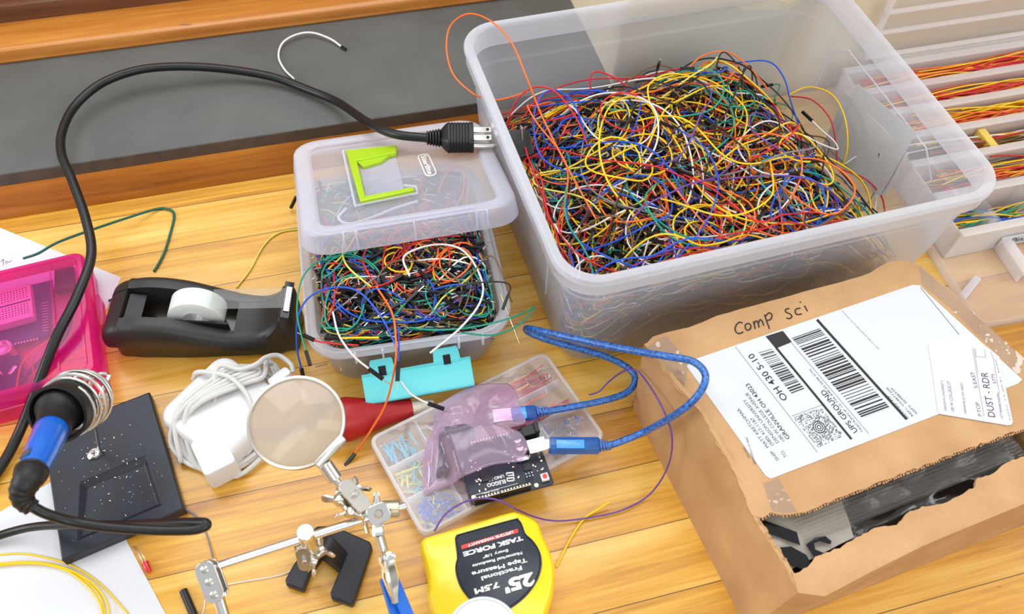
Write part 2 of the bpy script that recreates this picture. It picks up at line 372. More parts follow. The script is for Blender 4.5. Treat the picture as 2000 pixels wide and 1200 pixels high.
def text_geo(txt, bold=0.0):
    cu = bpy.data.curves.new('t', 'FONT'); cu.body = txt; cu.size = 1.0; cu.extrude = 0.0; cu.offset = bold; cu.resolution_u = 3
    ob = bpy.data.objects.new('t', cu); COL.objects.link(ob)
    dg = bpy.context.evaluated_depsgraph_get(); me = bpy.data.meshes.new_from_object(ob.evaluated_get(dg))
    vs = [tuple(v.co) for v in me.vertices]; fs = [tuple(p.vertices) for p in me.polygons]
    bpy.data.objects.remove(ob); bpy.data.curves.remove(cu); bpy.data.meshes.remove(me)
    return vs, fs
def add_text(mb, txt, a, b, h, up=(0, 0, 1), bold=0.0, lift=0.25, shear=0.0):
    """lettering whose baseline runs a -> b (mm, fitted), cap height h, facing up"""
    vs, fs = text_geo(txt, bold)
    if not vs: return
    x0 = min(v[0] for v in vs); x1 = max(v[0] for v in vs); cap = 0.7
    a, b = Vector(a), Vector(b); k = (b-a).length/(x1-x0); F = frame(a+Vector(up).normalized()*lift, b-a, up)
    mb.add([F @ Vector(((v[0]-x0)*k+shear*v[1]/cap*h, v[1]/cap*h, 0)) for v in vs], fs)
M['w_lightblue'] = mat('light blue wire jacket', rgb(96, 190, 215), 0.4)
def lens_glass():
    m = bpy.data.materials.new('hazy lens glass'); m.use_nodes = True; nt = m.node_tree; b = nt.nodes['Principled BSDF']
    b.inputs['Base Color'].default_value = (0.97, 0.96, 0.93, 1); b.inputs['Roughness'].default_value = 0.06; b.inputs['IOR'].default_value = 1.5; b.inputs['Transmission Weight'].default_value = 1.0
    d = N(nt, 'ShaderNodeBsdfDiffuse'); d.inputs[0].default_value = (0.78, 0.76, 0.70, 1)  # matte grey-beige mixed into the clear glass as an even haze
    tr = N(nt, 'ShaderNodeBsdfTranslucent'); tr.inputs[0].default_value = (0.78, 0.76, 0.70, 1)
    x0 = N(nt, 'ShaderNodeMixShader'); nt.links.new(d.outputs[0], x0.inputs[1]); nt.links.new(tr.outputs[0], x0.inputs[2])
    x = N(nt, 'ShaderNodeMixShader'); x.inputs[0].default_value = 0.40
    nt.links.new(b.outputs[0], x.inputs[1]); nt.links.new(x0.outputs[0], x.inputs[2])
    nt.links.new(x.outputs[0], nt.nodes['Material Output'].inputs[0]); return m
M['lens_glass'] = lens_glass()
M['ivory_y'] = mat('yellow paper tape', rgb(236, 206, 96), 0.6)
M['film2'] = plastic('pleated clear film', (0.95, 0.94, 0.92, 1), (0.8, 0.78, 0.74, 1), milk=0.05, rough=0.10, trans=0.4, gloss=2.0, bump=0.3, bscale=50)
M['clear_lid'] = plastic('hazy clear plastic', (0.97, 0.96, 0.97, 1), (0.93, 0.90, 0.92, 1), milk=0.16, rough=0.15, trans=0.5)
# ================================================================== the setting
def slab(name, x0, x1, y0, y1, z0, z1, m, bev=1.0, struct=True):
    mb = MB(); mb.box(((x0+x1)/2, (y0+y1)/2, (z0+z1)/2), (x1-x0, y1-y0, z1-z0))
    o = mb.build(name, m, bevel=bev, smooth=0)
    if struct: o['kind'] = 'structure'
    return o
slab('floor', -1500, 2200, -1500, 1100, -790, -760, 'dark_wood', 0)
bench = slab('workbench', -700, 1300, -150, 655, -40, 0, 'table', 1.5, False)
tag(bench, 'honey-coloured maple plank workbench top, glossy and scratched, under everything', 'workbench')
slab('trim_2', -800, 311, 668.2, 960, 31.2, 45, 'slate', 0.4)
slab('trim_6', -800, 311, 667, 668.2, 31.2, 44.8, 'slate_edge', 0.2)            # slate sill
# stepped wooden window stool on the sill (moulded nose)
def moulding(name, prof, x0, x1, m):
    mb = MB(); mb.loft([[(x0, y, z) for y, z in prof], [(x1, y, z) for y, z in prof]], cap=True)
    o = mb.build(name, m, smooth=30); o['kind'] = 'structure'; return o
moulding('trim_1', [(655.2, -40), (655.2, 3), (658, 8), (666.5, 31), (690, 31), (690, -40)], -800, 311, 'trim_wood')
yb = 830.0
moulding('trim_3', [(yb, 45.2), (yb-1, 47.5), (yb+0.5, 51), (yb+0.6, 54.5), (yb+2.5, 58), (yb+4.5, 59.2), (yb+8, 60), (yb+44, 62.5), (yb+44, 45.2)], -800, 311, 'trim_wood')
moulding('trim_4', [(yb+44.2, 45.2), (yb+44.2, 74), (yb+46, 80), (yb+50, 82), (yb+62, 82.5), (yb+62, 45.2)], -800, 311, 'dark_wood')
moulding('trim_5', [(yb+62.2, 45.2), (yb+62.2, 79), (yb+66, 81), (yb+66, 190), (yb+100, 190), (yb+100, 45.2)], -800, 311, 'trim_wood')
w = slab('wall_right', 311.2, 1500, 666, 950, -40, 620, 'wall', 3)

# ================================================================== big clear tub
TH = math.radians(2.08)
def TT(x, y, z):                                # tub frame -> world
    return Vector((x*math.cos(TH)-y*math.sin(TH), x*math.sin(TH)+y*math.cos(TH), z))
TX0, TX1, TY0, TY1, TZ = 166.0, 557.0, 341.0, 657.0, 145.0
tcx, tcy, tw, td = (TX0+TX1)/2, (TY0+TY1)/2, TX1-TX0, TY1-TY0
def tub_ring(inset, z, r):
    return [TT(x, y, z) for x, y in rrect(tw-2*inset, td-2*inset, r, 8, tcx, tcy)]
tub = thing('storage_tub', TT(tcx, tcy, 0), 'large clear frosted plastic tub without lid, heaped with jumper wires', 'tub')
mb = MB()
out = [(24, 0.3, 24), (21, 1.5, 26), (20, 4, 27), (13, 60, 28), (9.5, 108, 30), (7.5, 118, 31), (7, 125, 31)]
inn = [(8.8, 125, 29), (9.3, 118, 29), (10.2, 109, 28), (13.0, 107.5, 26), (15.2, 60, 25), (22, 5, 24), (24, 3.2, 22)]
mb.loft([tub_ring(i, z, r) for i, z, r in out+inn], cap=True)
mb.build('tub_body', 'frost', tub, smooth=40)
mb = MB()
rim = [(7, 125, 31), (3.5, 126, 33), (2.0, 128, 34), (1.8, 139, 34), (0.2, 140.5, 35), (0, 144.5, 35), (1.2, 146.5, 34), (6.5, 146.8, 30), (8.6, 145.4, 29), (9.4, 140, 28.5), (8.8, 125, 29)]
mb.loft([tub_ring(i, z, r) for i, z, r in rim], loop=True)
mb.build('rim', 'frost_rim', tub, smooth=50)
# moulded relief lines on the long and short walls (stiffening frames)
for sx in (1, -1):
    mb = MB()
    x = tcx+sx*(tw/2-12.2)
    mb.tube([TT(x+sx*-1.6, tcy-92, 52), TT(x, tcy-92, 96), TT(x, tcy-70, 114), TT(x, tcy+70, 114), TT(x, tcy+92, 96), TT(x+sx*-1.6, tcy+92, 52)], 0.8, 5)
    mb.build('side_rib', 'frost_rim', tub)

def sheet(name, corners, th, m, parent=None, bend=0.0, nu=10, nv=10, nrm=None):
    """thin sheet with real thickness over four corners (a b c d counter-clockwise), gently bowed"""
    a, b, c, d = [Vector(q) for q in corners]
    n = (b-a).cross(d-a).normalized()
    g = lambda u, v: a*(1-u)*(1-v)+b*u*(1-v)+c*u*v+d*(1-u)*v + n*bend*math.sin(math.pi*u)*(0.4+0.6*math.sin(math.pi*v))
    top = [[g(i/nu, j/nv)+n*th for i in range(nu+1)] for j in range(nv+1)]; bot = [[g(i/nu, j/nv) for i in range(nu+1)] for j in range(nv+1)]
    mb = MB(); W = nu+1; K = W*(nv+1)
    vs = [p for r in top for p in r]+[p for r in bot for p in r]; fs = []
    for j in range(nv):
        for i in range(nu):
            q = (j*W+i, j*W+i+1, (j+1)*W+i+1, (j+1)*W+i); fs.append(q); fs.append(tuple(K+k for k in reversed(q)))
    edge = [i for i in range(W)]+[j*W+nu for j in range(1, nv+1)]+[nv*W+i for i in range(nu-1, -1, -1)]+[j*W for j in range(nv-1, 0, -1)]
    for k in range(len(edge)):
        p, q = edge[k], edge[(k+1) % len(edge)]; fs.append((q, p, K+p, K+q))
    mb.add(vs, fs); return mb.build(name, m, parent, smooth=40)

# the two white sheets leaning inside its right wall
def inner_right(px, py, dx=0.0):
    # right inner wall plane (slightly slanted)
    o = TT(TX1-24-dx, tcy, 3); t = TT(TX1-11-dx, tcy, 125); e = TT(TX1-24-dx, tcy+50, 3)
    n = (t-o).cross(e-o).normalized(); return PL(px, py, o, n)
pc = [inner_right(1718, 384, 4), inner_right(1789, 258, 4), inner_right(1675, 163, 4), inner_right(1622, 292, 4)]
tag(sheet('paper_sheet', pc, 0.4, 'label_w', bend=-2.5), 'white paper sheet leaning on the inside right wall of the large tub, in front', 'paper')
pc = [inner_right(1728, 384, 2.6), inner_right(1775, 300, 2.6), inner_right(1652, 178, 2.6), inner_right(1600, 300, 2.6)]
tag(sheet('paper_sheet', pc, 0.4, 'paper', bend=-1.5), 'second white sheet, mostly hidden behind the front sheet in the large tub', 'paper')

# ================================================================== wires
def sweep(paths, radii, seg):
    """many open tubes in one go; paths: array (n, k, 3). returns verts, faces"""
    p = np.asarray(paths, float); n, k, _ = p.shape
    t = np.gradient(p, axis=1); t /= np.linalg.norm(t, axis=2, keepdims=True)+1e-9
    ref = np.tile(np.array([0.13, 0.21, 0.97]), (n, 1)); u = np.empty_like(p)
    cur = ref
    for i in range(k):
        cur = cur-t[:, i]*(cur*t[:, i]).sum(1, keepdims=True)
        nn = np.linalg.norm(cur, axis=1, keepdims=True); cur = np.where(nn > 1e-3, cur/np.maximum(nn, 1e-9), ref); u[:, i] = cur
    w = np.cross(t, u); a = np.arange(seg)*2*np.pi/seg
    ring = u[:, :, None]*np.cos(a)[None, None, :, None]+w[:, :, None]*np.sin(a)[None, None, :, None]
    v = p[:, :, None]+ring*np.asarray(radii).reshape(-1, 1, 1, 1)
    idx = np.arange(n*k*seg).reshape(n, k, seg)
    a0 = idx[:, :-1]; a1 = idx[:, 1:]
    f = np.stack([a0, np.roll(a0, -1, 2), np.roll(a1, -1, 2), a1], -1).reshape(-1, 4)
    return v.reshape(-1, 3), f
def np_mesh(name, v, f, mats, mi=None, parent=None, smooth=True, pivot=None):
    me = bpy.data.meshes.new(name); pv = np.array(pivot if pivot is not None else (0, 0, 0), float)
    me.vertices.add(len(v)); me.vertices.foreach_set('co', ((v-pv)*S).astype(np.float32).ravel())
    me.loops.add(f.size); me.loops.foreach_set('vertex_index', f.astype(np.int32).ravel())
    me.polygons.add(len(f)); me.polygons.foreach_set('loop_start', np.arange(0, f.size, 4, dtype=np.int32)); me.polygons.foreach_set('loop_total', np.full(len(f), 4, np.int32))
    for m_ in mats: me.materials.append(M[m_])
    if mi is not None: me.polygons.foreach_set('material_index', mi.astype(np.int32))
    me.polygons.foreach_set('use_smooth', np.full(len(f), smooth)); me.update(calc_edges=True); me.validate()
    o = bpy.data.objects.new(name, me); COL.objects.link(o); o['_pv'] = tuple(pv*S)
    if parent is not None: o.parent = parent; o.location = Vector(pv*S)-Vector(parent.get('_pv', (0, 0, 0)))
    else: o.location = Vector(pv*S)
    return o
def housing_boxes(pos, dirs, L=14.0, w=2.5):
    """square black connector housings at pos pointing along dirs"""
    n = len(pos); d = dirs/np.linalg.norm(dirs, axis=1, keepdims=True)
    u = np.cross(d, np.array([0.3, 0.2, 1.0])); u /= np.linalg.norm(u, axis=1, keepdims=True); q = np.cross(d, u)
    sg = np.array([(-1, -1), (1, -1), (1, 1), (-1, 1)])*w/2
    v = np.concatenate([pos[:, None]+u[:, None]*sg[None, :, :1]+q[:, None]*sg[None, :, 1:]+d[:, None]*l for l in (0, L)], 1)
    b = np.array([(3, 2, 1, 0), (4, 5, 6, 7), (0, 1, 5, 4), (1, 2, 6, 5), (2, 3, 7, 6), (3, 0, 4, 7)])
    return v.reshape(-1, 3), (b[None]+8*np.arange(n)[:, None, None]).reshape(-1, 4)

def inside_heap(hp):
    def fn(p):
        c, s_ = math.cos(hp.ang), math.sin(hp.ang); x = p[:, 0]*c+p[:, 1]*s_; y = -p[:, 0]*s_+p[:, 1]*c
        return (x > hp.x0-1) & (x < hp.x1+1) & (y > hp.y0-1) & (y < hp.y1+1) & (p[:, 2] > 5)
    return fn
class Heap:
    ang = 0.0
    """a heap of loops inside a container given by an inside test box (own frame), a height field and a transform"""
    def __init__(s, x0, x1, y0, y1, hf, tf, floor=4.0): s.x0, s.x1, s.y0, s.y1, s.hf, s.tf, s.floor = x0, x1, y0, y1, hf, tf, floor
    def paths(s, n, k, L, curv, depth, lift, margin=3.0, seed=1):
        g = np.random.default_rng(seed); step = L/(k-1)
        x = g.uniform(s.x0+8, s.x1-8, n); y = g.uniform(s.y0+8, s.y1-8, n)
        # fewer starts where the heap is low
        for _ in range(6):
            bad = s.hf(x, y) < g.uniform(25, 75, n); x = np.where(bad, g.uniform(s.x0+8, s.x1-8, n), x); y = np.where(bad, g.uniform(s.y0+8, s.y1-8, n), y)
        th = g.uniform(0, 2*np.pi, n); k0 = g.normal(0, curv, n)+np.sign(g.normal(size=n))*curv*0.6; k1 = g.normal(0, curv*0.7, n); ph = g.uniform(0, 6.28, n)
        P_ = np.empty((n, k, 3)); dep = g.uniform(depth[0], depth[1], n); am = g.uniform(0, 1, n)**1.6*lift; sh = g.uniform(0.7, 1.4, n)
        for i in range(k):
            t = i/(k-1)
            z = s.hf(x, y)-dep+am*np.sin(np.pi*t*sh)+1.6*np.sin(ph+t*13)
            P_[:, i, 0] = x; P_[:, i, 1] = y; P_[:, i, 2] = np.maximum(z, s.floor)
            th = th+(k0+k1*np.sin(ph+2.5*np.pi*t))*step
            nx = x+np.cos(th)*step; ny = y+np.sin(th)*step
            # steer away from the walls
            cxn, cyn = (s.x0+s.x1)/2, (s.y0+s.y1)/2
            out_ = (nx < s.x0+margin) | (nx > s.x1-margin) | (ny < s.y0+margin) | (ny > s.y1-margin)
            toc = np.arctan2(cyn-y, cxn-x); dlt = (toc-th+np.pi) % (2*np.pi)-np.pi
            th = np.where(out_, th+np.sign(dlt)*np.minimum(np.abs(dlt), 0.75), th)
            x = np.clip(x+np.cos(th)*step, s.x0+margin*0.5, s.x1-margin*0.5); y = np.clip(y+np.sin(th)*step, s.y0+margin*0.5, s.y1-margin*0.5)
        # smooth
        for _ in range(2): P_[:, 1:-1] = 0.5*P_[:, 1:-1]+0.25*(P_[:, :-2]+P_[:, 2:])
        P_ = s.tf(P_)
        return P_
def stuff_wires(name, label, cat, sets, palette, weights, housing=True, seg=4, r=0.72, seed=3, pins=True, inside=None):
    g = np.random.default_rng(seed); V, Fc, MI = [], [], []; off = 0
    mats = ['w_'+c for c in palette]+['black', 'pin']; nb = len(palette)
    for Pt in sets:
        n, k, _ = Pt.shape; v, f = sweep(Pt, g.uniform(r*0.9, r*1.08, n), seg)
        col = g.choice(len(palette), n, p=np.array(weights)/sum(weights)); mi = np.repeat(col, (k-1)*seg)
        V.append(v); Fc.append(f+off); MI.append(mi); off += len(v)
        if housing:
            for e0, e1 in ((0, 1), (-1, -2)):
                sel = g.uniform(0, 1, n) < 0.9
                if inside is not None:
                    dd = Pt[:, e0]-Pt[:, e1]; dd[:, 2] *= 0.6; dd /= np.linalg.norm(dd, axis=1, keepdims=True); sel &= inside(Pt[:, e0]+dd*20)
                pos = Pt[sel, e0]; d = pos-Pt[sel, e1]; d[:, 2] *= 0.6
                v, f = housing_boxes(pos, d); V.append(v); Fc.append(f+off); MI.append(np.full(len(f), nb)); off += len(v)
                if pins:
                    sel2 = g.uniform(0, 1, len(pos)) < 0.5; dd = d/np.linalg.norm(d, axis=1, keepdims=True)
                    v, f = housing_boxes((pos+dd*14)[sel2], d[sel2], 6.5, 0.7); V.append(v); Fc.append(f+off); MI.append(np.full(len(f), nb+1)); off += len(v)
    o = np_mesh(name, np.concatenate(V), np.concatenate(Fc), mats, np.concatenate(MI))
    return tag(o, label, cat, kind='stuff')
def jumper(path, color, label, group=None, r=0.8, ends=(1, 1), pins=(1, 0), name='jumper_wire', seg=6, L=14.0, hw=2.5, hmat='black'):
    """one jumper wire: jacket, black housings at the ends, metal pins"""
    p = np.asarray([tuple(q) for q in path], float)
    v, f = sweep(p[None], [r], seg); o = np_mesh(name, v, f, [('w_'+color)], pivot=p[len(p)//2]); tag(o, label, 'wire', group)
    for e, (i0, i1) in enumerate(((0, 1), (-1, -2))):
        if not ends[e]: continue
        pos = p[i0][None]; d = (p[i0]-p[i1])[None].copy(); d[:, 2] *= 0.7
        v, f = housing_boxes(pos-d/np.linalg.norm(d)*1.0, d, L, hw); h = np_mesh('connector_housing', v, f, [hmat], parent=o, smooth=False, pivot=p[i0])
        if pins[e]:
            dd = d/np.linalg.norm(d); v, f = housing_boxes(pos+dd*(L-1.5), d, 7.5, 0.65); np_mesh('contact_pin', v, f, ['pin'], parent=h, smooth=False, pivot=p[i0])
    return o
PAL = ['yellow', 'orange', 'red', 'blue', 'green', 'white', 'black', 'brown', 'grey', 'purple', 'pale yellow']
WB = [24, 12, 11, 10, 9, 10, 15, 5, 4, 3, 4]
WS = [9, 8, 12, 9, 15, 9, 16, 6, 7, 6, 9]

def cl(a, lo=0.0, hi=1.0): return np.clip(a, lo, hi)
def ss(a): a = cl(a); return a*a*(3-2*a)
def h_big(x, y):
    s_ = ss((x-(0))/1.0)
    right = ss((500-x+0.10*(TY1-y))/105.0)
    back = 1-0.58*ss((y-545)/88.0)
    front = 0.90+0.10*ss((y-350)/60.0)
    left = 0.74+0.26*ss((x-180)/85.0)
    bump = 5*np.sin(x*0.041+1)*np.cos(y*0.037)+3*np.sin(x*0.09+y*0.07)
    return 8+(108*right**0.75*back*front*left)+bump*right
tfT = lambda Pt: np.stack([Pt[..., 0]*math.cos(TH)-Pt[..., 1]*math.sin(TH), Pt[..., 0]*math.sin(TH)+Pt[..., 1]*math.cos(TH), Pt[..., 2]], -1)
big = Heap(TX0+22, TX1-24, TY0+22, TY1-24, h_big, tfT); big.ang = TH
sets = [big.paths(620, 20, 150, 0.017, (1, 13), 10, seed=21), big.paths(850, 12, 110, 0.016, (10, 30), 3, seed=22),
        big.paths(500, 12, 130, 0.012, (24, 60), 2, seed=23), big.paths(260, 12, 130, 0.012, (55, 95), 2, seed=24)]
stuff_wires('jumper_wire_tangle', 'deep multicoloured mass of jumper wires with black connectors filling the large tub', 'wires', sets, PAL, WB, inside=inside_heap(big))
def ends_inside(hp, p):
    p = np.asarray(p); r_ = []
    for i0, i1 in ((0, 1), (-1, -2)):
        d = p[i0]-p[i1]; r_.append(bool(inside_heap(hp)((p[i0]+d/np.linalg.norm(d)*20)[None])[0]))
    return r_
top_ = big.paths(178, 34, 200, 0.020, (-6, 4), 30, seed=31)
g_ = np.random.default_rng(5)
cols_ = g_.choice(len(PAL), 178, p=np.array(WB)/sum(WB))
for i in range(178):
    c = PAL[cols_[i]]
    e0_, e1_ = ends_inside(big, top_[i])
    jumper(top_[i], c, c+' jumper wire looping over the top of the heap in the large tub', c+' jumper wires on the heap in the large tub', pins=(i % 2, 0), ends=(e0_, e1_ and i % 3 > 0))

def wire(name, pts, color, r, label, z=None, n=8, gp=None, **kw):
    return jumper(catmull(pts, n), color, label, gp or (z if isinstance(z, str) else None), r=r, name=name, **kw)
# single wires that stand out of the large tub, each with its own run
T_ = P
def W3(*q): return [P(x, y, z) for x, y, z in q]
wire('jumper_wire', W3((1165, 430, 118), (1110, 330, 125), (1060, 230, 140), (1030, 155, 165), (1000, 85, 180), (960, 42, 185), (915, 27, 175), (880, 50, 160), (872, 95, 150), (885, 145, 142), (920, 180, 138), (945, 192, 128), (975, 195, 118), (1030, 180, 112)), 'orange', 0.8, 'orange jumper wire looping high out over the left back rim of the large tub', ends=(0, 0))
wire('jumper_wire', W3((990, 240, 105), (1010, 195, 125), (1045, 170, 135), (1085, 180, 135), (1125, 230, 125), (1150, 290, 115)), 'red', 0.8, 'red jumper wire arching beside the left wall of the large tub', ends=(0, 0))
wire('jumper_wire', W3((1150, 350, 112), (1060, 310, 118), (1043, 230, 125), (1060, 185, 130), (1090, 178, 132), (1125, 210, 125), (1150, 290, 112)), 'blue', 0.85, 'bright blue jumper wire in a tall oval loop by the left wall of large tub', ends=(0, 0))
wire('jumper_wire', W3((1255, 440, 122), (1190, 360, 128), (1170, 280, 132), (1190, 210, 134), (1240, 190, 132), (1290, 230, 128), (1340, 310, 124)), 'yellow', 0.9, 'thick yellow jumper wire in a long sweeping arch left of the heap centre', ends=(0, 0))
wire('jumper_wire', W3((1335, 175, 105), (1340, 140, 118), (1375, 108, 128), (1420, 102, 130), (1460, 128, 124), (1500, 175, 112)), 'orange', 0.8, 'orange jumper wire arch standing at the back of the heap in the large tub', ends=(0, 0))
wire('jumper_wire', W3((1405, 180, 108), (1400, 130, 122), (1412, 102, 130), (1435, 120, 128), (1455, 155, 118)), 'black', 0.75, 'thin black jumper wire hooking over the orange arch at the back of the heap', ends=(1, 1))
wire('jumper_wire', W3((1540, 185, 80), (1580, 170, 88), (1625, 185, 92), (1650, 230, 88), (1655, 290, 70), (1640, 340, 45)), 'yellow', 0.8, 'yellow jumper wire arching toward the white paper in the large tub', ends=(0, 0))
wire('jumper_wire', W3((1540, 188, 74), (1585, 195, 82), (1620, 230, 82), (1632, 275, 70), (1635, 320, 52)), 'red', 0.75, 'dark red jumper wire arching under the yellow one near the white paper', ends=(0, 0))
wire('jumper_wire', W3((1440, 122, 120), (1500, 120, 118), (1530, 150, 110), (1545, 200, 95), (1560, 245, 80)), 'blue', 0.8, 'dark blue jumper wire arching at the back right of the heap', ends=(0, 0))
wire('jumper_wire', W3((1500, 300, 100), (1520, 270, 108), (1560, 262, 104), (1600, 280, 94), (1635, 292, 84), (1628, 275, 80), (1605, 255, 82), (1585, 235, 84)), 'white', 0.85, 'white jumper wire bent in a sharp corner left of the white paper', ends=(0, 1))
wire('jumper_wire', W3((1560, 400, 95), (1530, 350, 105), (1522, 300, 110), (1545, 285, 110), (1590, 310, 104), (1625, 350, 96), (1620, 410, 88), (1600, 440, 82)), 'white', 0.9, 'white jumper wire in a wide loop over the right shoulder of the heap', ends=(0, 0))
wire('jumper_wire', W3((1650, 320, 42), (1680, 305, 48), (1705, 330, 44), (1712, 370, 34), (1708, 425, 24)), 'white', 0.7, 'thin white jumper wire loop in front of the paper in the large tub', ends=(0, 0))
wire('jumper_wire', W3((1690, 405, 26), (1708, 375, 34), (1715, 345, 50), (1718, 325, 60)), 'green', 0.7, 'green jumper wire standing up, black tip before the white paper', ends=(0, 1), pins=(0, 1))
wire('jumper_wire', W3((1640, 330, 60), (1690, 350, 52), (1722, 385, 40), (1730, 430, 24)), 'red', 0.8, 'red jumper wire curving down at the right foot of the heap', ends=(0, 0))
wire('jumper_wire', W3((1560, 300, 104), (1620, 310, 96), (1680, 350, 70), (1700, 400, 50), (1690, 450, 40)), 'yellow', 0.9, 'yellow jumper wire sweeping down the right shoulder of the heap', ends=(0, 0))
wire('jumper_wire', W3((1195, 185, 95), (1230, 155, 105), (1280, 128, 118), (1320, 140, 114), (1332, 180, 100)), 'brown', 0.75, 'brown jumper wire arching low at the back of the large tub', ends=(0, 0))
wire('jumper_wire', W3((1272, 175, 98), (1280, 150, 110), (1284, 135, 122)), 'brown', 0.75, 'brown jumper wire end sticking straight up with a silver pin', ends=(0, 1), pins=(0, 1))
wire('jumper_wire', W3((1160, 200, 95), (1152, 155, 112), (1170, 140, 118), (1220, 165, 112), (1270, 215, 104)), 'red', 0.8, 'red jumper wire looping at the back left of the heap', ends=(0, 0))

# black plug with blades lying against the left wall inside the tub
pg = thing('power_plug', P(1020, 300, 92), 'black power plug with upright blade in the left corner of the large tub', 'plug')
c0 = P(1012, 285, 104)
mb = MB(); mb.rbox((0, 0, 0), (24, 26, 17), 5, M4=Matrix.Translation(c0) @ Matrix.Rotation(0.5, 4, 'X')); mb.build('plug_body', 'black', pg)
for q in ((1019, 262), (1042, 245)):
    a = P(*q, 116); mb = MB(); mb.box((0, 0, 0), (1.4, 6, 15), M4=Matrix.Translation(a) @ Matrix.Rotation(-0.3, 4, 'X')); mb.build('blade', 'nickel', pg, bevel=0.3)
# ================================================================== small clip tub with green wires
SA = math.radians(-3.6); SO = Vector((-42, 386, 0))              # front left rim corner and turn
def ST(x, y, z): return SO+Vector((x*math.cos(SA)-y*math.sin(SA), x*math.sin(SA)+y*math.cos(SA), z))
sw, sd, sz = 171.0, 196.0, 65.0
def sring(inset, z, r): return [ST(x, y, z) for x, y in rrect(sw-2*inset, sd-2*inset, r, 7, sw/2, sd/2)]
stub = thing('clip_tub', ST(sw/2, sd/2, 0), 'small clear clip tub packed with jumper wires, turquoise latch hanging in front', 'tub')
mb = MB()
out = [(17, 0.3, 22), (14, 1.5, 24), (13, 4, 24), (8, 50, 26), (7, 54, 27)]
inn = [(9, 54, 26), (10, 50, 25), (14.5, 6, 22), (17, 3, 20)]
mb.loft([sring(*a) for a in out+inn], cap=True); mb.build('tub_body', 'frost', stub, smooth=40)
mb = MB()
rim = [(7, 54, 27), (2, 54.5, 28), (0.6, 56, 29), (0.6, 62, 29), (1, 64, 29), (2.2, 65, 28), (3.5, 64, 27), (4, 60, 27), (8, 59, 25), (9, 58, 25), (9, 54, 26)]
mb.loft([sring(*a) for a in rim], loop=True); mb.build('rim', 'frost_rim', stub, smooth=50)
for x in (38, 60, 122, 142):                                       # small ribs on the front rim
    mb = MB(); mb.box(ST(x, -0.8, 58), (1.6, 3, 13), rot=Matrix.Rotation(SA, 3, 'Z')); mb.build('rim_rib', 'frost_rim', stub)
# turquoise latch, swung open: hangs over the front edge
la = P(710, 760, 34); lb = P(922, 722, 34)
F_ = frame(la, lb-la, (0, -0.55, 0.85)); LW = (lb-la).length
mb = MB()
prof = [(-14, -7), (-14, -0.5), (-13, 1.2), (-11, 2), (9, 2), (11, 3.2), (11.5, 1), (9, 0), (-11, -0.2), (-12, -7)]
mb.loft([[(x, y, z) for y, z in prof] for x in (0, LW)], M4=F_, cap=True)
mb.build('latch', 'teal', stub, smooth=25, bevel=0.5)
for x0, x1 in ((7, 28), (LW-31, LW-8)):
    mb = MB(); q = [(x0, 9), (x1, 9), (x1-1, 20), (x1-2, 22), (x0+2, 22), (x0+1, 20)]
    mb.prism(q, 0.4, 2.6, M4=F_); mb.build('hinge_tab', 'teal', stub, bevel=0.4)
    mb = MB(); mb.box(((x0+x1)/2, 12, 2.7), (6, 8, 0.6), M4=F_); mb.build('hinge_slot', 'dark_in', stub)

def h_small(x, y):
    e = np.minimum(np.minimum(x, sw-x)/26.0, np.minimum(y/26.0, (sd-y)/26.0))
    lidz = 112-(y-84)*0.293-12
    h = 56+24*ss(e*0.8)+3*np.sin(x*0.06+2)*np.cos(y*0.05)
    return np.where(y > 70, np.minimum(h, lidz-3), h)
def tfS(Pt):
    c, s_ = math.cos(SA), math.sin(SA)
    return np.stack([SO.x+Pt[..., 0]*c-Pt[..., 1]*s_, SO.y+Pt[..., 0]*s_+Pt[..., 1]*c, Pt[..., 2]], -1)
small = Heap(13, sw-13, 13, sd-14, h_small, tfS)
def in_small(p):
    c, s_ = math.cos(SA), math.sin(SA); dx = p[:, 0]-SO.x; dy = p[:, 1]-SO.y; x = dx*c+dy*s_; y = -dx*s_+dy*c
    return (x > 10) & (x < sw-10) & (y > 10) & (y < sd-10)
sets = [small.paths(520, 14, 95, 0.020, (2, 12), 4, seed=41), small.paths(420, 12, 95, 0.018, (10, 26), 3, seed=42), small.paths(250, 10, 95, 0.014, (24, 55), 2, seed=43)]
stuff_wires('jumper_wire_tangle', 'packed multicoloured mass of jumper wires with black connectors in the small clip tub', 'wires', sets, PAL, WS, r=0.66, inside=in_small)
ts = small.paths(92, 26, 130, 0.026, (-2, 4), 8, seed=51)
cs_ = np.random.default_rng(8).choice(len(PAL), 92, p=np.array(WS)/sum(WS))
for i in range(92):
    c = PAL[cs_[i]]; p_ = ts[i]; d0 = (p_[0]-p_[1]); d1 = p_[-1]-p_[-2]
    e0_ = bool(in_small((p_[0]+d0/np.linalg.norm(d0)*16)[None])[0]); e1_ = bool(in_small((p_[-1]+d1/np.linalg.norm(d1)*16)[None])[0])
    jumper(p_, c, c+' jumper wire lying on the packed wires in the small clip tub', c+' jumper wires on top in the small clip tub', pins=(i % 2, 0), ends=(e0_, e1_))
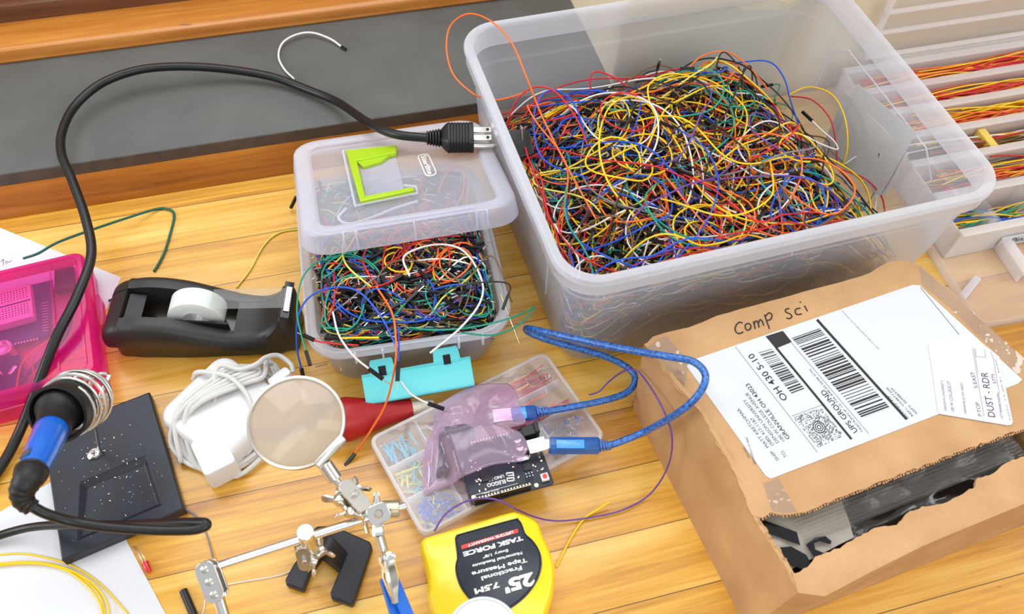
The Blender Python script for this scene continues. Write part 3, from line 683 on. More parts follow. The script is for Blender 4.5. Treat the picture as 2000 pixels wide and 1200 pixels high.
# wires hanging out of the small tub
wire('jumper_wire', W3((700, 490, 92), (660, 500, 84), (615, 515, 78), (588, 550, 68), (580, 610, 64), (590, 660, 66), (598, 688, 66)), 'green', 0.75, 'green jumper wire bulging out past the left rim of the small clip tub', ends=(0, 1), pins=(0, 0))
wire('jumper_wire', W3((780, 690, 84), (745, 620, 92), (700, 570, 92), (650, 562, 86), (605, 580, 76), (582, 620, 64), (580, 680, 44), (589, 722, 26)), 'blue', 0.8, 'blue jumper wire hanging down outside the left front corner of the small tub', ends=(0, 1), pins=(0, 0))
wire('jumper_wire', W3((735, 560, 84), (765, 610, 88), (773, 660, 88), (772, 710, 78), (755, 785, 44), (725, 840, 22), (692, 888, 5)), 'orange', 0.95, 'orange jumper wire hanging over the latch down to the table', ends=(0, 1), pins=(0, 0))
wire('jumper_wire', W3((650, 610, 84), (662, 655, 84), (690, 695, 78), (722, 722, 70)), 'white', 0.85, 'white jumper wire reaching over the front rim, tip above the turquoise latch', ends=(0, 1), pins=(0, 1))
wire('jumper_wire', W3((783, 745, 54), (800, 768, 46), (822, 782, 40), (838, 789, 37)), 'white', 0.85, 'short white jumper wire lying over the latch toward the pink bag', ends=(0, 1), pins=(0, 1))
wire('jumper_wire', W3((778, 640, 88), (779, 680, 82), (778, 710, 76)), 'blue', 0.8, 'dark blue jumper wire dropping over the front rim beside the orange one', ends=(0, 1), pins=(0, 1), L=15, hw=3)
wire('jumper_wire', W3((800, 640, 84), (850, 645, 80), (920, 640, 78), (985, 625, 74), (1030, 608, 66), (1043, 600, 62), (1035, 615, 60), (1005, 640, 62), (960, 655, 68), (900, 650, 74)), 'green', 0.75, 'green jumper wire looping out over the right rim of the small clip tub', ends=(0, 0))
wire('jumper_wire', W3((830, 590, 86), (880, 565, 90), (940, 552, 90), (985, 552, 86), (997, 562, 82), (992, 578, 80)), 'black', 0.7, 'black jumper wire arching to the right rim of the small clip tub', ends=(0, 1), pins=(0, 0))
wire('jumper_wire', W3((700, 675, 82), (660, 672, 80), (625, 668, 74), (612, 664, 70)), 'red', 0.75, 'red jumper wire whose tip sticks out over the left rim of the small tub', ends=(0, 1), pins=(0, 1))
wire('jumper_wire', W3((740, 660, 84), (700, 660, 80), (665, 661, 77)), 'yellow', 0.9, 'short yellow jumper wire end above the left front corner of the small tub', ends=(0, 1), pins=(0, 1))
wire('jumper_wire', W3((905, 560, 88), (960, 500, 82), (1000, 590, 76)), 'brown', 0.7, 'brown jumper wire near the right rim of the small clip tub', ends=(0, 0))
wire('jumper_wire', W3((800, 540, 94), (790, 500, 92), (850, 478, 88), (905, 490, 86), (940, 545, 84), (938, 590, 84), (900, 640, 82), (840, 690, 76)), 'white', 0.9, 'white jumper wire in a big arch across the middle of the small clip tub', ends=(0, 0))
wire('jumper_wire', W3((592, 350, 34), (584, 368, 24), (578, 386, 14)), 'green', 0.8, 'green jumper wire tip hanging below the back left corner of the small lid', ends=(0, 1), pins=(0, 0))
# brass coloured rigid lead poking out over the right rim
mb = MB(); mb.tube(W3((978, 575, 84), (1014, 670, 52)), 0.8, 6)
tag(mb.build('component_lead', 'gold'), 'stiff brass-coloured lead sticking out over the right rim of the small tub', 'metal lead')

# ================================================================== its lid, lying tilted on the wires
LO = Vector((-29, 468, 112)); LF = frame(LO, Vector((157, 465, 112))-LO, (0, 0.285, 0.958)); LWd, LDp = 184.0, 172.0
LN = LF.to_3x3() @ Vector((0, 0, 1))
lidt = thing('tub_lid', LF @ Vector((LWd/2, LDp/2, -16)), 'clear clip tub lid with lime green handle, lying tilted on the small tub', 'tub lid')
def lring(inset, z, r, back=0.0): return [LF @ Vector((x, y, z)) for x, y in rrect(LWd-2*inset, LDp-2*inset, r, 8, LWd/2, LDp/2)]
mb = MB()       # border frame and skirt
prof = [(-1.5, -17, 25), (0, -17, 24), (0.2, -3, 24), (1.0, -1, 23), (3, 0, 22), (13, 0.2, 14), (14, -0.5, 13), (14.4, -3.4, 13), (15.5, -3.6, 12), (15.6, -4.8, 12), (13.4, -4.8, 13), (13, -1.6, 14), (3, -1.6, 20), (0.4, -4, 22), (-2.6, -17, 24)]
prof = [(-1.5, -17, 25), (1.0, -3, 24), (2.0, -1, 23), (4, 0, 22), (14, 0.2, 14), (15, -0.6, 13), (15.4, -3.4, 13), (16.6, -3.6, 12), (16.6, -4.8, 12), (14.2, -4.8, 13), (13.8, -1.6, 14), (4, -1.7, 20), (2.4, -4, 22), (0.0, -17, 24)]
mb.loft([lring(*a) for a in prof], loop=True); mb.build('lid_border', 'lid_thick', lidt, smooth=45)
mb = MB(); mb.loft([lring(16.6, -4.8, 12), lring(16.6, -3.6, 12)], cap=True); mb.build('lid_panel', 'lid', lidt, smooth=40)
def lpt(px, py, up=0.0): return PL(px, py, LO+LN*up, LN)
LI = LF.inverted()
def lloc(px, py, up=0.0): return LI @ lpt(px, py, up)
# front: hinge notches and ribs
for px, py in ((672, 470), (700, 482), (815, 463), (932, 428), (953, 425)):
    q = lloc(px, py, -5); mb = MB(); mb.box((q.x, 0.5, -8), (1.5, 4, 17), M4=LF); mb.build('lid_rib', 'lid_thick', lidt, bevel=0.3)
a_, b_ = lloc(700, 470, 0), lloc(935, 425, 0)
mb = MB(); mb.box(((a_.x+b_.x)/2, 6.5, 1.2), (b_.x-a_.x, 1.2, 2.4), M4=LF); mb.build('lid_ridge', 'lid_thick', lidt, bevel=0.4)
mb = MB(); mb.box(((a_.x+b_.x)/2, 1.5, 1.0), (b_.x-a_.x, 1.0, 2.0), M4=LF); mb.build('lid_ridge', 'lid_thick', lidt, bevel=0.4)
# handle well (raised white lip) and the lime C-shaped handle
hq = [lloc(*q) for q in ((672, 293), (775, 286), (672+4, 300), (690, 402), (820, 378))]
h0 = lloc(676, 298, -1); h1 = lloc(776, 288, -1); h2 = lloc(704, 398, -1); h3 = lloc(810, 376, -1); hi0, hi1, hi2 = lloc(697, 316), lloc(774, 301), lloc(714, 386)
def quad_bar(name, pts2, z0, z1, m, par, bev=1.0):
    mb = MB(); mb.prism([(p.x, p.y) for p in pts2][::-1], z0, z1, M4=LF); return mb.build(name, m, par, bevel=bev, smooth=40)
hd = quad_bar('handle', [h0, h1, hi1, hi0, hi2, lloc(806, 368), h3, h2], -3.0, 1.8, 'lime', lidt)
quad_bar('grip_bevel', [hi0, lloc(760, 303), lloc(744, 315), lloc(708, 325)], -3.2, 0.2, 'lime', hd, 0.6)
quad_bar('handle_recess', [lloc(702, 318), lloc(752, 306), lloc(772, 300), lloc(790, 368), lloc(714, 384)], -3.6, -3.0, 'lid', hd, 0.2)
mb = MB(); pts = [LF @ Vector((p.x, p.y, 0.8)) for p in (lloc(778, 286), lloc(670, 297), lloc(694, 404), lloc(816, 379), lloc(812, 366), lloc(790, 364))]
mb.tube(pts, 1.3, 6); mb.build('handle_well', 'lid_thick', lidt)
mb = MB(); mb.tube([LF @ Vector((p.x, p.y, -2.8)) for p in catmull([lloc(815, 388), lloc(770, 402), lloc(720, 422), lloc(680, 432), lloc(660, 420), lloc(675, 402)], 6)], 1.2, 6)
mb.build('moulded_ridge', 'lid_thick', lidt)
# embossed logo
a_, b_ = lloc(826, 303, -3), lloc(843, 343, -3); d_ = (b_-a_); LGm = LF @ frame((a_.x, a_.y, -3.4), (d_.x, d_.y, 0))
LL = d_.length; mb = MB()
mb.loft([[(x, y, z) for x, y in rrect(LL+2-2*i, 11-2*i, 5-i, 6, LL/2-0.5, 0)] for i, z in ((0, 0), (0, 0.9), (1.0, 0.9), (1.0, 0))], M4=LGm, loop=True)
add_text(mb, 'Sterilite', LGm @ Vector((1.2, -2.4, 0.3)), LGm @ Vector((LL-2.2, -2.4, 0.3)), 4.6, up=LN, bold=0.03)
mb.build('embossed_logo', 'white_ink', lidt, smooth=0)

# ================================================================== power cord with plug
cord = thing('power_cable', P(840, 270, 80), 'thick black power cord with three-prong plug, arching over the slate sill', 'power cable')
cable_pts = W3((-60, 985, 4), (0, 915, 6), (40, 840, 12), (75, 750, 34), (110, 660, 48), (150, 580, 54), (178, 500, 58), (168, 430, 62), (140, 350, 66), (120, 300, 66), (122, 255, 64), (148, 205, 62), (200, 162, 64), (270, 137, 66), (350, 130, 64), (440, 135, 58), (530, 150, 54), (600, 175, 52), (660, 200, 58), (720, 240, 78), (770, 262, 88), (838, 270, 91))
mb = MB(); mb.tube(catmull(cable_pts, 8), 4.2, 12); mb.build('cable', 'cord', cord)
pa = P(833, 270, 91); pb = P(925, 269, 91); PFm = frame(pa, pb-pa, (0, -0.25, 0.97)); pl_ = (pb-pa).length
RX = Matrix.Rotation(math.pi/2, 4, 'Y')
mb = MB()
prof = []
for i in range(5): prof += [(5.0+i*0.5, i*2.6), (6.3+i*0.5, i*2.6+0.5), (6.3+i*0.5, i*2.6+1.7), (5.0+i*0.5, i*2.6+2.1)]
mb.lathe(prof, 20, M4=PFm @ RX); mb.build('strain_relief', 'black', cord)
mb = MB(); rings = []
xs = [12, 14, 17, 20] + [20.5+k*0.9 for k in range(int((pl_-22)/0.9))] + [pl_-0.5, pl_]
for k, x in enumerate(xs):
    g = min(1.0, 0.45+0.55*min(1, (x-12)/7.0)); w_, h_ = 12.6*g, 10.2*g
    if 3 < k < len(xs)-3 and k % 3 == 0: w_ -= 0.55; h_ -= 0.45
    if k == len(xs)-1: w_ -= 1; h_ -= 1
    rings.append([(x, y, z) for y, z in rrect(2*w_, 2*h_, 5.5*g, 5)])
mb.loft(rings, M4=PFm, cap=True); mb.build('plug_body', 'black', cord, smooth=25)
for y, z in ((6.2, 3.2), (-2.2, 3.2)):
    mb = MB(); mb.box((pl_+8, y, z), (17, 6.2, 1.5), M4=PFm); bl = mb.build('blade', 'nickel', cord, bevel=0.5)
    mb = MB(); mb.lathe([(1.5, 0), (1.5, 0.3)], 12, M4=PFm @ Matrix.Translation((pl_+13, y, z+0.72))); mb.build('blade_hole', 'dark_in', bl)
mb = MB(); mb.lathe([(2.4, 0), (2.4, 19), (1.8, 21), (0.6, 22)], 14, M4=PFm @ Matrix.Translation((pl_-1, -9.0, 0)) @ RX); mb.build('ground_pin', 'nickel', cord)

# ================================================================== loose wires on the sill and the bench
wire('jumper_wire', W3((575, 155, 47), (555, 135, 47), (544, 110, 47.5), (552, 84, 49), (578, 68, 50), (610, 64, 50), (645, 76, 49), (668, 92, 47)), 'white', 1.1, 'white jumper wire curled on the grey slate sill', ends=(0, 1), pins=(0, 0), L=7, hw=2.6)
wire('hookup_wire', W3((46, 505, 30), (75, 495, 34), (110, 475, 38), (160, 456, 30), (230, 432, 14), (300, 410, 3), (325, 408, 2), (340, 420, 1.5), (330, 465, 1.5), (318, 500, 1.5), (301, 530, 1.5)), 'dark green', 1.3, 'dark green wire bent over the bench above the pink case', ends=(0, 0))
wire('hookup_wire', W3((212, 588, 2), (228, 580, 4), (245, 572, 8)), 'dark green', 1.0, 'short dark green wire end under the left of the tape dispenser', ends=(0, 0))
wire('hookup_wire', W3((462, 562, 1.2), (490, 525, 1.2), (515, 480, 1.2), (545, 455, 1.2), (590, 447, 1.2)), 'pale yellow', 0.8, 'thin yellow wire on the bench between tape dispenser and small tub', ends=(0, 0))
wire('hookup_wire', W3((1086, 1108, 1.5), (1105, 1070, 1.5), (1128, 1030, 1.5), (1145, 1010, 2), (1165, 997, 4), (1190, 981, 8)), 'yellow', 1.0, 'yellow wire sticking out from under the right of the tape measure', ends=(0, 0))
wire('hookup_wire', W3((848, 1038, 36), (870, 1005, 38), (905, 982, 42), (940, 974, 45), (975, 978, 44), (1010, 996, 38), (1050, 1012, 14), (1090, 1018, 5), (1150, 1012, 3), (1215, 997, 3), (1270, 965, 5), (1305, 910, 30), (1312, 850, 60), (1290, 790, 70), (1255, 735, 66), (1235, 722, 62), (1215, 727, 50), (1190, 745, 30), (1170, 765, 24), (1150, 772, 22)), 'purple', 0.75, 'long purple wire winding from tape measure across the blue cable', ends=(0, 0))
wire('hookup_wire', W3((358, 993, 2), (385, 1010, 2), (402, 1040, 3), (415, 1085, 8), (420, 1110, 20)), 'grey', 0.8, 'thin grey wire running from under the iron stand to the left clip', ends=(0, 0)); 
wire('hookup_wire', W3((735, 985, 1), (690, 1010, 1), (655, 1035, 1), (620, 1075, 1), (560, 1120, 1), (420, 1150, 1), (395, 1200, 1)), 'white', 0.5, 'hair-thin white wire lying behind the helping hand base', ends=(0, 0))
# yellow wires curled on the lower left sheet, each one a loose end of the same curl
for k, (pts, r_) in enumerate((([(-20, 1086), (40, 1082), (100, 1092), (150, 1110), (200, 1145), (250, 1200)], 0.7),
                 ([(-20, 1103), (50, 1098), (110, 1105), (160, 1130), (195, 1165), (208, 1215)], 0.8),
                 ([(-20, 1107), (60, 1101), (125, 1113), (170, 1145), (195, 1180), (203, 1215)], 0.8),
                 ([(-20, 1105), (45, 1100), (120, 1108), (178, 1138), (208, 1175), (214, 1215)], 0.8))):
    wire('hookup_wire', [P(x, y, 1.2+0.8*k) for x, y in pts], 'yellow', r_, ('thin outermost yellow wire curving over the lower left paper', 'yellow wire of the bundle curving over the lower left paper', 'yellow wire of the bundle curving over the lower left paper', 'yellow wire of the bundle curving over the lower left paper')[k], gp=None if k == 0 else 'yellow wire bundle on the lower left paper', ends=(0, 0))
# ================================================================== papers on the bench
def flat_sheet(name, pts, z, th, m, label, cat='paper'):
    mb = MB(); mb.prism([(p.x, p.y) for p in pts], z, z+th); o = mb.build(name, m, smooth=0); return tag(o, label, cat) if label else o
flat_sheet('paper_sheet', W3((-120, 396, 0), (237, 543, 0), (186, 655, 0), (-120, 900, 0))[::-1], 0.2, 0.3, 'paper', 'white paper sheet under the pink case, corner pointing at the tape dispenser')
flat_sheet('paper_sheet', W3((-150, 1090, 0), (97, 944, 0), (180, 893, 0), (250, 1062, 0), (345, 1240, 0), (-150, 1400, 0))[::-1], 0.2, 0.3, 'paper', 'white paper sheet at the lower left under the iron stand and yellow wires')
# handwriting at the upper sheet's left edge
mb = MB()
for st in ([(2, 512), (4, 508), (8, 509)], [(10, 514), (12, 510), (16, 512), (12, 516)], [(18, 513), (22, 509)], [(6, 506), (7, 518)]):
    mb.tube([P(x, y, 0.6) for x, y in st], 0.25, 4)
tag(mb.build('pencil_note', 'ink_grey'), 'tiny grey handwriting on the upper left paper beside the pink case', 'handwriting')

# ================================================================== pink case with parts kit
PA = math.radians(5.5); PT = Vector((-220.5, 567, 0)); PWd, PDp, PH = 150.0, 138.0, 38.0
PM = Matrix.Translation(PT) @ Matrix.Rotation(PA, 4, 'Z')          # local: x negative = left, y negative = towards camera
pk = thing('pink_case', PM @ Vector((-PWd/2, -PDp/2, 0)), 'translucent hot pink hinged case holding a breadboard shield and sensor', 'case')
def pring(i, z, r, x0=-PWd, x1=0, y0=-PDp, y1=0): return [PM @ Vector((x, y, z)) for x, y in rrect(x1-x0-2*i, y1-y0-2*i, r, 5, (x0+x1)/2, (y0+y1)/2)]
mb = MB(); mb.loft([pring(*a) for a in [(4, 0.6, 7), (2, 2, 9), (1, 18, 9), (0, 18.4, 10), (0, 20, 10), (2.4, 20, 8), (3.4, 18, 7), (4.6, 3, 6), (6, 2.4, 5)]], cap=True); mb.build('case_bottom', 'pink', pk)
mb = MB(); mb.loft([pring(*a) for a in [(0, 20.3, 10), (0, 22, 10), (1, 22.5, 9), (2, 35, 9), (4, 37.6, 7), (6, 38, 6), (8, 38, 5), (8.4, 36.6, 5), (6, 36.2, 6), (4, 35, 6), (2.8, 22, 8), (2.2, 20.3, 8)]], loop=True); mb.build('lid_border', 'pink_thick', pk)
mb = MB(); mb.loft([pring(8.3, 36.6, 5), pring(8.3, 37.8, 5)], cap=True); mb.build('lid_panel', 'pink', pk)
for y0, w_ in ((-66, 34),):
    mb = MB(); mb.rbox((2.6, y0, 21), (4.4, w_, 16), 1.5, M4=PM); lt = mb.build('latch', 'pink', pk)
    mb = MB(); mb.box((5.2, y0, 21), (1.2, w_*0.6, 3), M4=PM); mb.build('latch_grip', 'pink_thick', lt)
for sx in (-9, -30):
    mb = MB(); mb.box((sx, -PDp/2, 39), (1.4, PDp-26, 1.2), M4=PM); mb.build('lid_rib', 'pink', pk)
for y in (-118, -20):
    mb = MB(); mb.box((-PWd/2, y, 3.2), (PWd-14, 1.2, 1.4), M4=PM); mb.build('floor_rib', 'pink_thick', pk)
# what lies in the case
def pboard(px4, z, th, m, name, parent=None):
    mb = MB(); mb.prism([(p.x, p.y) for p in W3(*[(x, y, z) for x, y in px4])][::-1], z, z+th); return mb.build(name, m, parent, smooth=0, bevel=0.3)
sh = thing('prototype_shield', P(50, 615, 6), 'dark blue prototype shield with white breadboard inside the pink case', 'circuit board')
pboard([(-40, 582), (103, 549), (99, 656), (-40, 695)], 7, 1.6, 'pcb_pink', 'board', sh)
F1 = frame(P(-30, 588, 8.8), P(66, 563, 8.8)-P(-30, 588, 8.8)); bw = (P(66, 563, 8.8)-P(-30, 588, 8.8)).length
mb = MB(); mb.rbox((bw/2, -20, 4.6), (bw, 38, 8.6), 1, M4=F1); br = mb.build('breadboard', 'bread', sh)
mb = MB()
for i in range(int(bw/2.54)-1):
    for j in list(range(5))+list(range(7, 12)):
        mb.box((2+i*2.54, -5.4-j*2.54, 8.95), (1.0, 1.0, 0.2), M4=F1)
mb.build('socket_hole', 'ink', br, smooth=0)
mb = MB(); mb.box((bw/2, -20, 8.95), (bw-2, 1.6, 0.15), M4=F1); mb.build('centre_groove', 'ink_grey', br, smooth=0)
mb = MB()
for k in range(11): mb.box(P(88+k*0.0, 592+k*5.4, 9.0), (5, 0.5, 0.25))
for k in range(8): mb.box(P(30+k*6.0, 672-k*1.4, 9.0), (1.4, 1.4, 0.25))
mb.build('silkscreen', 'white_ink', sh, smooth=0)
us = thing('usb_connector', P(130, 560, 6), 'black USB connector with braided lead inside the pink case', 'connector')
F2 = frame(P(131, 532, 8), P(133, 588, 8)-P(131, 532, 8)); mb = MB(); mb.rbox((13, 0, 4), (26, 17, 9), 2.5, M4=F2); mb.build('plug_shell', 'black', us)
mb = MB(); add_text(mb, 'JSAUX', F2 @ Vector((6, -1.5, 8.6)), F2 @ Vector((20, -1.5, 8.6)), 2.6); mb.build('printed_mark', 'ink_grey', us, smooth=0)
mb = MB(); pts = catmull(W3((136, 592, 10), (138, 620, 9), (128, 655, 8), (98, 690, 8), (62, 722, 8), (30, 758, 8), (-10, 790, 8)), 8); mb.tube(pts, 2.1, 8); mb.build('braided_lead', 'ink_grey', us)
ul = thing('ultrasonic_sensor', P(15, 715, 6), 'blue ultrasonic sensor board with two round metal cans inside the pink case', 'sensor')
pboard([(-20, 680), (30, 672), (48, 722), (20, 800), (-30, 800)], 7, 1.6, 'pcb_pink', 'board', ul)
for q in ((16, 694), (-8, 742)):
    mb = MB(); mb.lathe([(8.0, 0), (8.0, 12), (7.2, 12.5), (6.6, 12), (6.2, 8), (0.1, 7.6)], 28, M4=Matrix.Translation(P(*q, 8.6))); cn = mb.build('transducer_can', 'pin', ul)
mb = MB(); mb.rbox((0, 0, 1.5), (10, 4, 3.4), 1.9, M4=Matrix.Translation(P(27, 726, 8.7)) @ Matrix.Rotation(1.0, 4, 'Z')); mb.build('crystal_can', 'pin', ul)
wire('hookup_wire', W3((100, 662, 12), (65, 685, 14), (42, 712, 14), (34, 745, 12), (32, 765, 9)), 'orange', 0.6, 'thin orange wire curving beside the sensor inside the pink case', ends=(0, 0))
wire('hookup_wire', W3((38, 684, 12), (60, 704, 12), (66, 740, 10), (64, 772, 8)), 'red', 0.6, 'thin red wire beside the sensor inside the pink case', ends=(0, 0))

# ================================================================== tape dispenser
DA = math.radians(-14); DM = Matrix.Translation(Vector((-204, 466, 0))) @ Matrix.Rotation(DA, 4, 'Z') @ Matrix.Diagonal((1.02, 1.14, 1.12, 1))
ds = thing('tape_dispenser', DM @ Vector((75, 24, 0)), 'black desktop tape dispenser with wavy body, left of the small clip tub', 'tape dispenser')
st = [(-5, 30, 4), (-2, 34, 2), (6, 39, 0.5), (22, 43, 0), (40, 43, 0), (60, 39, 0), (80, 32, 0.5), (98, 26.5, 1.5), (112, 25, 3), (124, 27, 4.5), (133, 33, 6), (139, 40, 8), (142, 46, 9.5), (147, 48, 10), (151, 45, 11), (152, 38, 12)]
# x, top height, side inset ; total width 52
def prof_at(x, h, i, slot):
    W = 26-i; yc = 24; s_ = 13.5; d = 8.0 if slot else h-0.6; lo = np.interp(x, [-5, 10, 45, 80, 110, 130, 152], [17, 20, 24, 17, 7, 3, 2])
    return [(x, yc-W+3, lo-1.5), (x, yc-W, lo), (x, yc-W-0.6, lo+5), (x, yc-W+0.6, h-3.5), (x, yc-W+3.5, h-0.6), (x, yc-W+6.5, h), (x, yc-s_, h-0.3 if slot else h), (x, yc-s_, d), (x, yc+s_, d), (x, yc+s_, h-0.3 if slot else h),
            (x, yc+W-6.5, h), (x, yc+W-3.5, h-0.6), (x, yc+W-0.6, h-3.5), (x, yc+W+0.6, lo+5), (x, yc+W, lo), (x, yc+W-3, lo-1.5)]
cs = catmull([Vector(s_) for s_ in st], 3)
rings = []; S0, S1 = 12.0, 101.0; prev = None
for c in cs:
    sl = S0 < c.x < S1
    if prev is not None and prev != sl: rings.append(prof_at((S0 if sl else S1)+0.0, c.y, c.z, prev)); rings.append(prof_at((S0 if sl else S1)+0.01, c.y, c.z, sl))
    rings.append(prof_at(c.x, c.y, c.z, sl)); prev = sl
mb = MB(); mb.loft(rings, M4=DM, cap=True); mb.build('shell', 'disp', ds, smooth=50)
mb = MB()
rings = []
for x, i in ((0, 9), (1, 6), (5, 4.5), (20, 3.5), (60, 3.5), (110, 6), (134, 9), (144, 11), (147, 14)):
    z1 = np.interp(x, [s_[0] for s_ in st], [s_[1] for s_ in st]); lo = np.interp(x, [-5, 10, 45, 80, 110, 130, 152], [17, 20, 24, 17, 7, 3, 2])+1; W = 26-i
    rings.append([(x, 24-W, 0), (x, 24-W, lo), (x, 24+W, lo), (x, 24+W, 0)])
mb.loft(rings, M4=DM, cap=True); mb.build('weighted_base', 'disp_base', ds, smooth=30, bevel=1.0)
mb = MB()                                                          # hub cradle inside the slot
mb.prism([(34, 9), (60, 9), (98, 9), (98, 34), (80, 36), (48, 38), (30, 36), (20, 38), (14, 40), (14, 9)], 0, 1.6, M4=DM @ Matrix.Translation((0, 12.2, 0)) @ Matrix.Rotation(math.pi/2, 4, 'X')); mb.build('slot_wall', 'dark_in', ds, smooth=0)
mb = MB(); mb.box((20, 24, 36), (14, 24, 1.2), M4=DM, rot=Matrix.Rotation(0.12, 3, 'Y')); mb.build('slot_ledge', 'black', ds, bevel=0.3)
mb = MB(); mb.box((147.5, 24, 46.6), (7.5, 33, 3.4), M4=DM, rot=Matrix.Rotation(0.25, 3, 'Y')); cut = mb.build('cutter_mount', 'dark_in', ds, bevel=0.4)
mb = MB(); n_ = 24; poly = [(-1.6, -11)]+[(2.2+(0.8 if k % 2 else 0), -11+22*k/n_) for k in range(n_+1)]+[(-1.6, 11)]
mb.prism(poly, 0, 0.6, M4=DM @ Matrix.Translation((148.0, 24, 48.7)) @ Matrix.Rotation(0.25, 4, 'Y')); mb.build('cutter_blade', 'spring', ds, smooth=0)
RC = DM @ Vector((70, 24, 31)); RM = Matrix.Translation(RC) @ Matrix.Rotation(DA, 4, 'Z') @ Matrix.Rotation(math.pi/2, 4, 'X')
tr_ = thing('tape_roll', RC-Vector((0, 0, 20)), 'roll of matte translucent tape sitting in the black dispenser', 'tape roll')
mb = MB(); mb.loft([[ (r*math.cos(2*math.pi*k/48), r*math.sin(2*math.pi*k/48), z) for k in range(48)] for r, z in ((12.5, -9), (22.6, -9), (23.2, -8.6), (23.2, 8.6), (22.6, 9), (12.5, 9))], M4=RM, loop=True); mb.build('tape_winding', 'tape_roll', tr_, smooth=40)
mb = MB(); mb.loft([[ (r*math.cos(2*math.pi*k/40), r*math.sin(2*math.pi*k/40), z) for k in range(40)] for r, z in ((10.5, -9.4), (12.4, -9.4), (12.4, 9.4), (10.5, 9.4))], M4=RM, loop=True); mb.build('core', 'white_pl', tr_, smooth=40)
mb = MB(); t0 = (86, 47.5); t1 = (147, 50.5)
mb.loft([[(t0[0], 15, t0[1]), (t0[0], 33, t0[1]), (t0[0], 33, t0[1]+0.15), (t0[0], 15, t0[1]+0.15)], [(t1[0], 15, t1[1]), (t1[0], 33, t1[1]), (t1[0], 33, t1[1]+0.15), (t1[0], 15, t1[1]+0.15)]], M4=DM, cap=True); mb.build('tape_tail', 'tape_film', tr_, smooth=0)

# ================================================================== white laptop power adapter with wound cable
ac = [P(300, 815, 26), P(432, 690, 26), P(568, 752, 26), P(432, 925, 26)]
AO = (ac[0]+ac[1]+ac[2]+ac[3])/4; axd = (ac[1]-ac[0]).normalized(); aang = math.atan2(axd.y, axd.x)
AM = Matrix.Translation(Vector((AO.x, AO.y, 1.0))) @ Matrix.Rotation(aang, 4, 'Z')
ad = thing('laptop_power_adapter', (AO.x, AO.y, 0), 'white square laptop power adapter wrapped in its white cable', 'power adapter')
aL, aW = 76.0, 76.0
mb = MB(); rings = []
for i, z in ((7, 0), (3, 1), (1, 4), (0, 8), (0, 19), (1, 23), (3, 26), (7, 27)):
    rings.append([(x, y, z) for x, y in rrect(aL-2*i, aW-2*i, 13-i*0.5, 6)])
mb.loft(rings, M4=AM, cap=True); mb.build('adapter_body', 'white_pl', ad, smooth=50)
# duck-head corner block with the two fold-out prongs
mb = MB(); mb.rbox((-aL/2+8, -aW/2+16, 14), (26, 40, 27.4), 6, M4=AM); 
px_ = P(432, 918, 22); dk = frame(px_, P(400, 850, 22)-P(432, 918, 22))
mb = MB(); mb.rbox((15, 0, -8), (34, 26, 27), 4, M4=dk); mb.build('corner_plug', 'white_pl', ad)
for q in ((585, 0), (0, 0)): pass
for k, q in enumerate(((416, 900), (426, 914))):
    mb = MB(); mb.box(P(*q, 20), (8, 2, 6), rot=Matrix.Rotation(0.6, 3, 'Z')); mb.build('prong', 'nickel', ad, bevel=0.4)
# cable: loops wound round the body, crossing the top face
cen = [(410, 800), (424, 792), (436, 786), (450, 782), (462, 776)]
mb = MB()
path = []
loops = 6
for k in range(loops):
    t = k/(loops-1)
    # each loop: up the top face from lower left to upper right, down round the far side, back below
    lo = P(352-18*math.sin(k*1.7)+12*t, 880+14*math.cos(k*2.1), 10); hi = P(520+16*math.sin(k*1.3), 716+12*math.cos(k*1.9), 14)
    m1 = P(345+34*t, 806-10*t, 31+1.5*(k % 2)); m2 = P(420+52*t, 738+14*t, 32+1.5*((k+1) % 2)); m3 = P(470+44*t, 716+20*t, 31)
    r1 = P(556, 775+8*k, 9+2.6*(k % 3)); r2 = P(500+4*k, 860+5*k, 5+3*(k % 2)); r3 = P(400+8*k, 915+2*k, 3.5+2*(k % 2))
    path += [lo, m1, m2, m3, hi, r1, r2, r3]
path = [P(378, 740, 22), P(384, 728, 30), P(410, 728, 34), P(450, 738, 36), P(480, 768, 34), P(492, 800, 31), P(496, 850, 20), P(480, 890, 6), P(430, 912, 4), P(360, 900, 4)]+path+[P(420, 730, 35), P(470, 722, 36), P(500, 712, 36), P(520, 698, 32), P(545, 695, 26), P(568, 712, 22), P(572, 728, 20)]
mb.tube(catmull(path, 6), 2.05, 10); mb.build('cable', 'white_cable', ad)
mb = MB(); e0 = P(560, 730, 24); mb.rbox((7, 0, 0), (20, 9, 9), 3, M4=frame(e0, P(540, 745, 24)-e0)); mb.build('cable_boot', 'white_pl', ad)

# ================================================================== soldering iron stand
sp_ = W3((90, 862, 12), (285, 753, 12), (356, 992, 12), (122, 1092, 12))
S_O = sp_[3]; SF = frame(Vector((S_O.x, S_O.y, 0)), sp_[2]-S_O); Lx = (sp_[2]-S_O).length; SI = SF.inverted()
stl = [SI @ Vector((p.x, p.y, 0)) for p in sp_]; Ly = (stl[0].y+stl[1].y)/2
iron_stand = thing('soldering_iron_stand', SF @ Vector((Lx/2, Ly/2, 0)), 'navy black metal soldering iron stand with spring holder and solder splatter', 'soldering stand')
mb = MB()
pl = [(0, 0), (Lx, 0), (stl[1].x, Ly), (stl[0].x, Ly)]
def inset(pl, d):
    cx = sum(p[0] for p in pl)/4; cy = sum(p[1] for p in pl)/4
    return [(cx+(x-cx)*(1-d/abs(x-cx)), cy+(y-cy)*(1-d/abs(y-cy))) for x, y in pl]
tray = [(12, 9), (Lx-13, 9), (stl[1].x-16, Ly*0.50), (stl[0].x+16, Ly*0.50)]
tin = [(16, 13), (Lx-17, 13), (stl[1].x-20, Ly*0.46), (stl[0].x+20, Ly*0.46)]
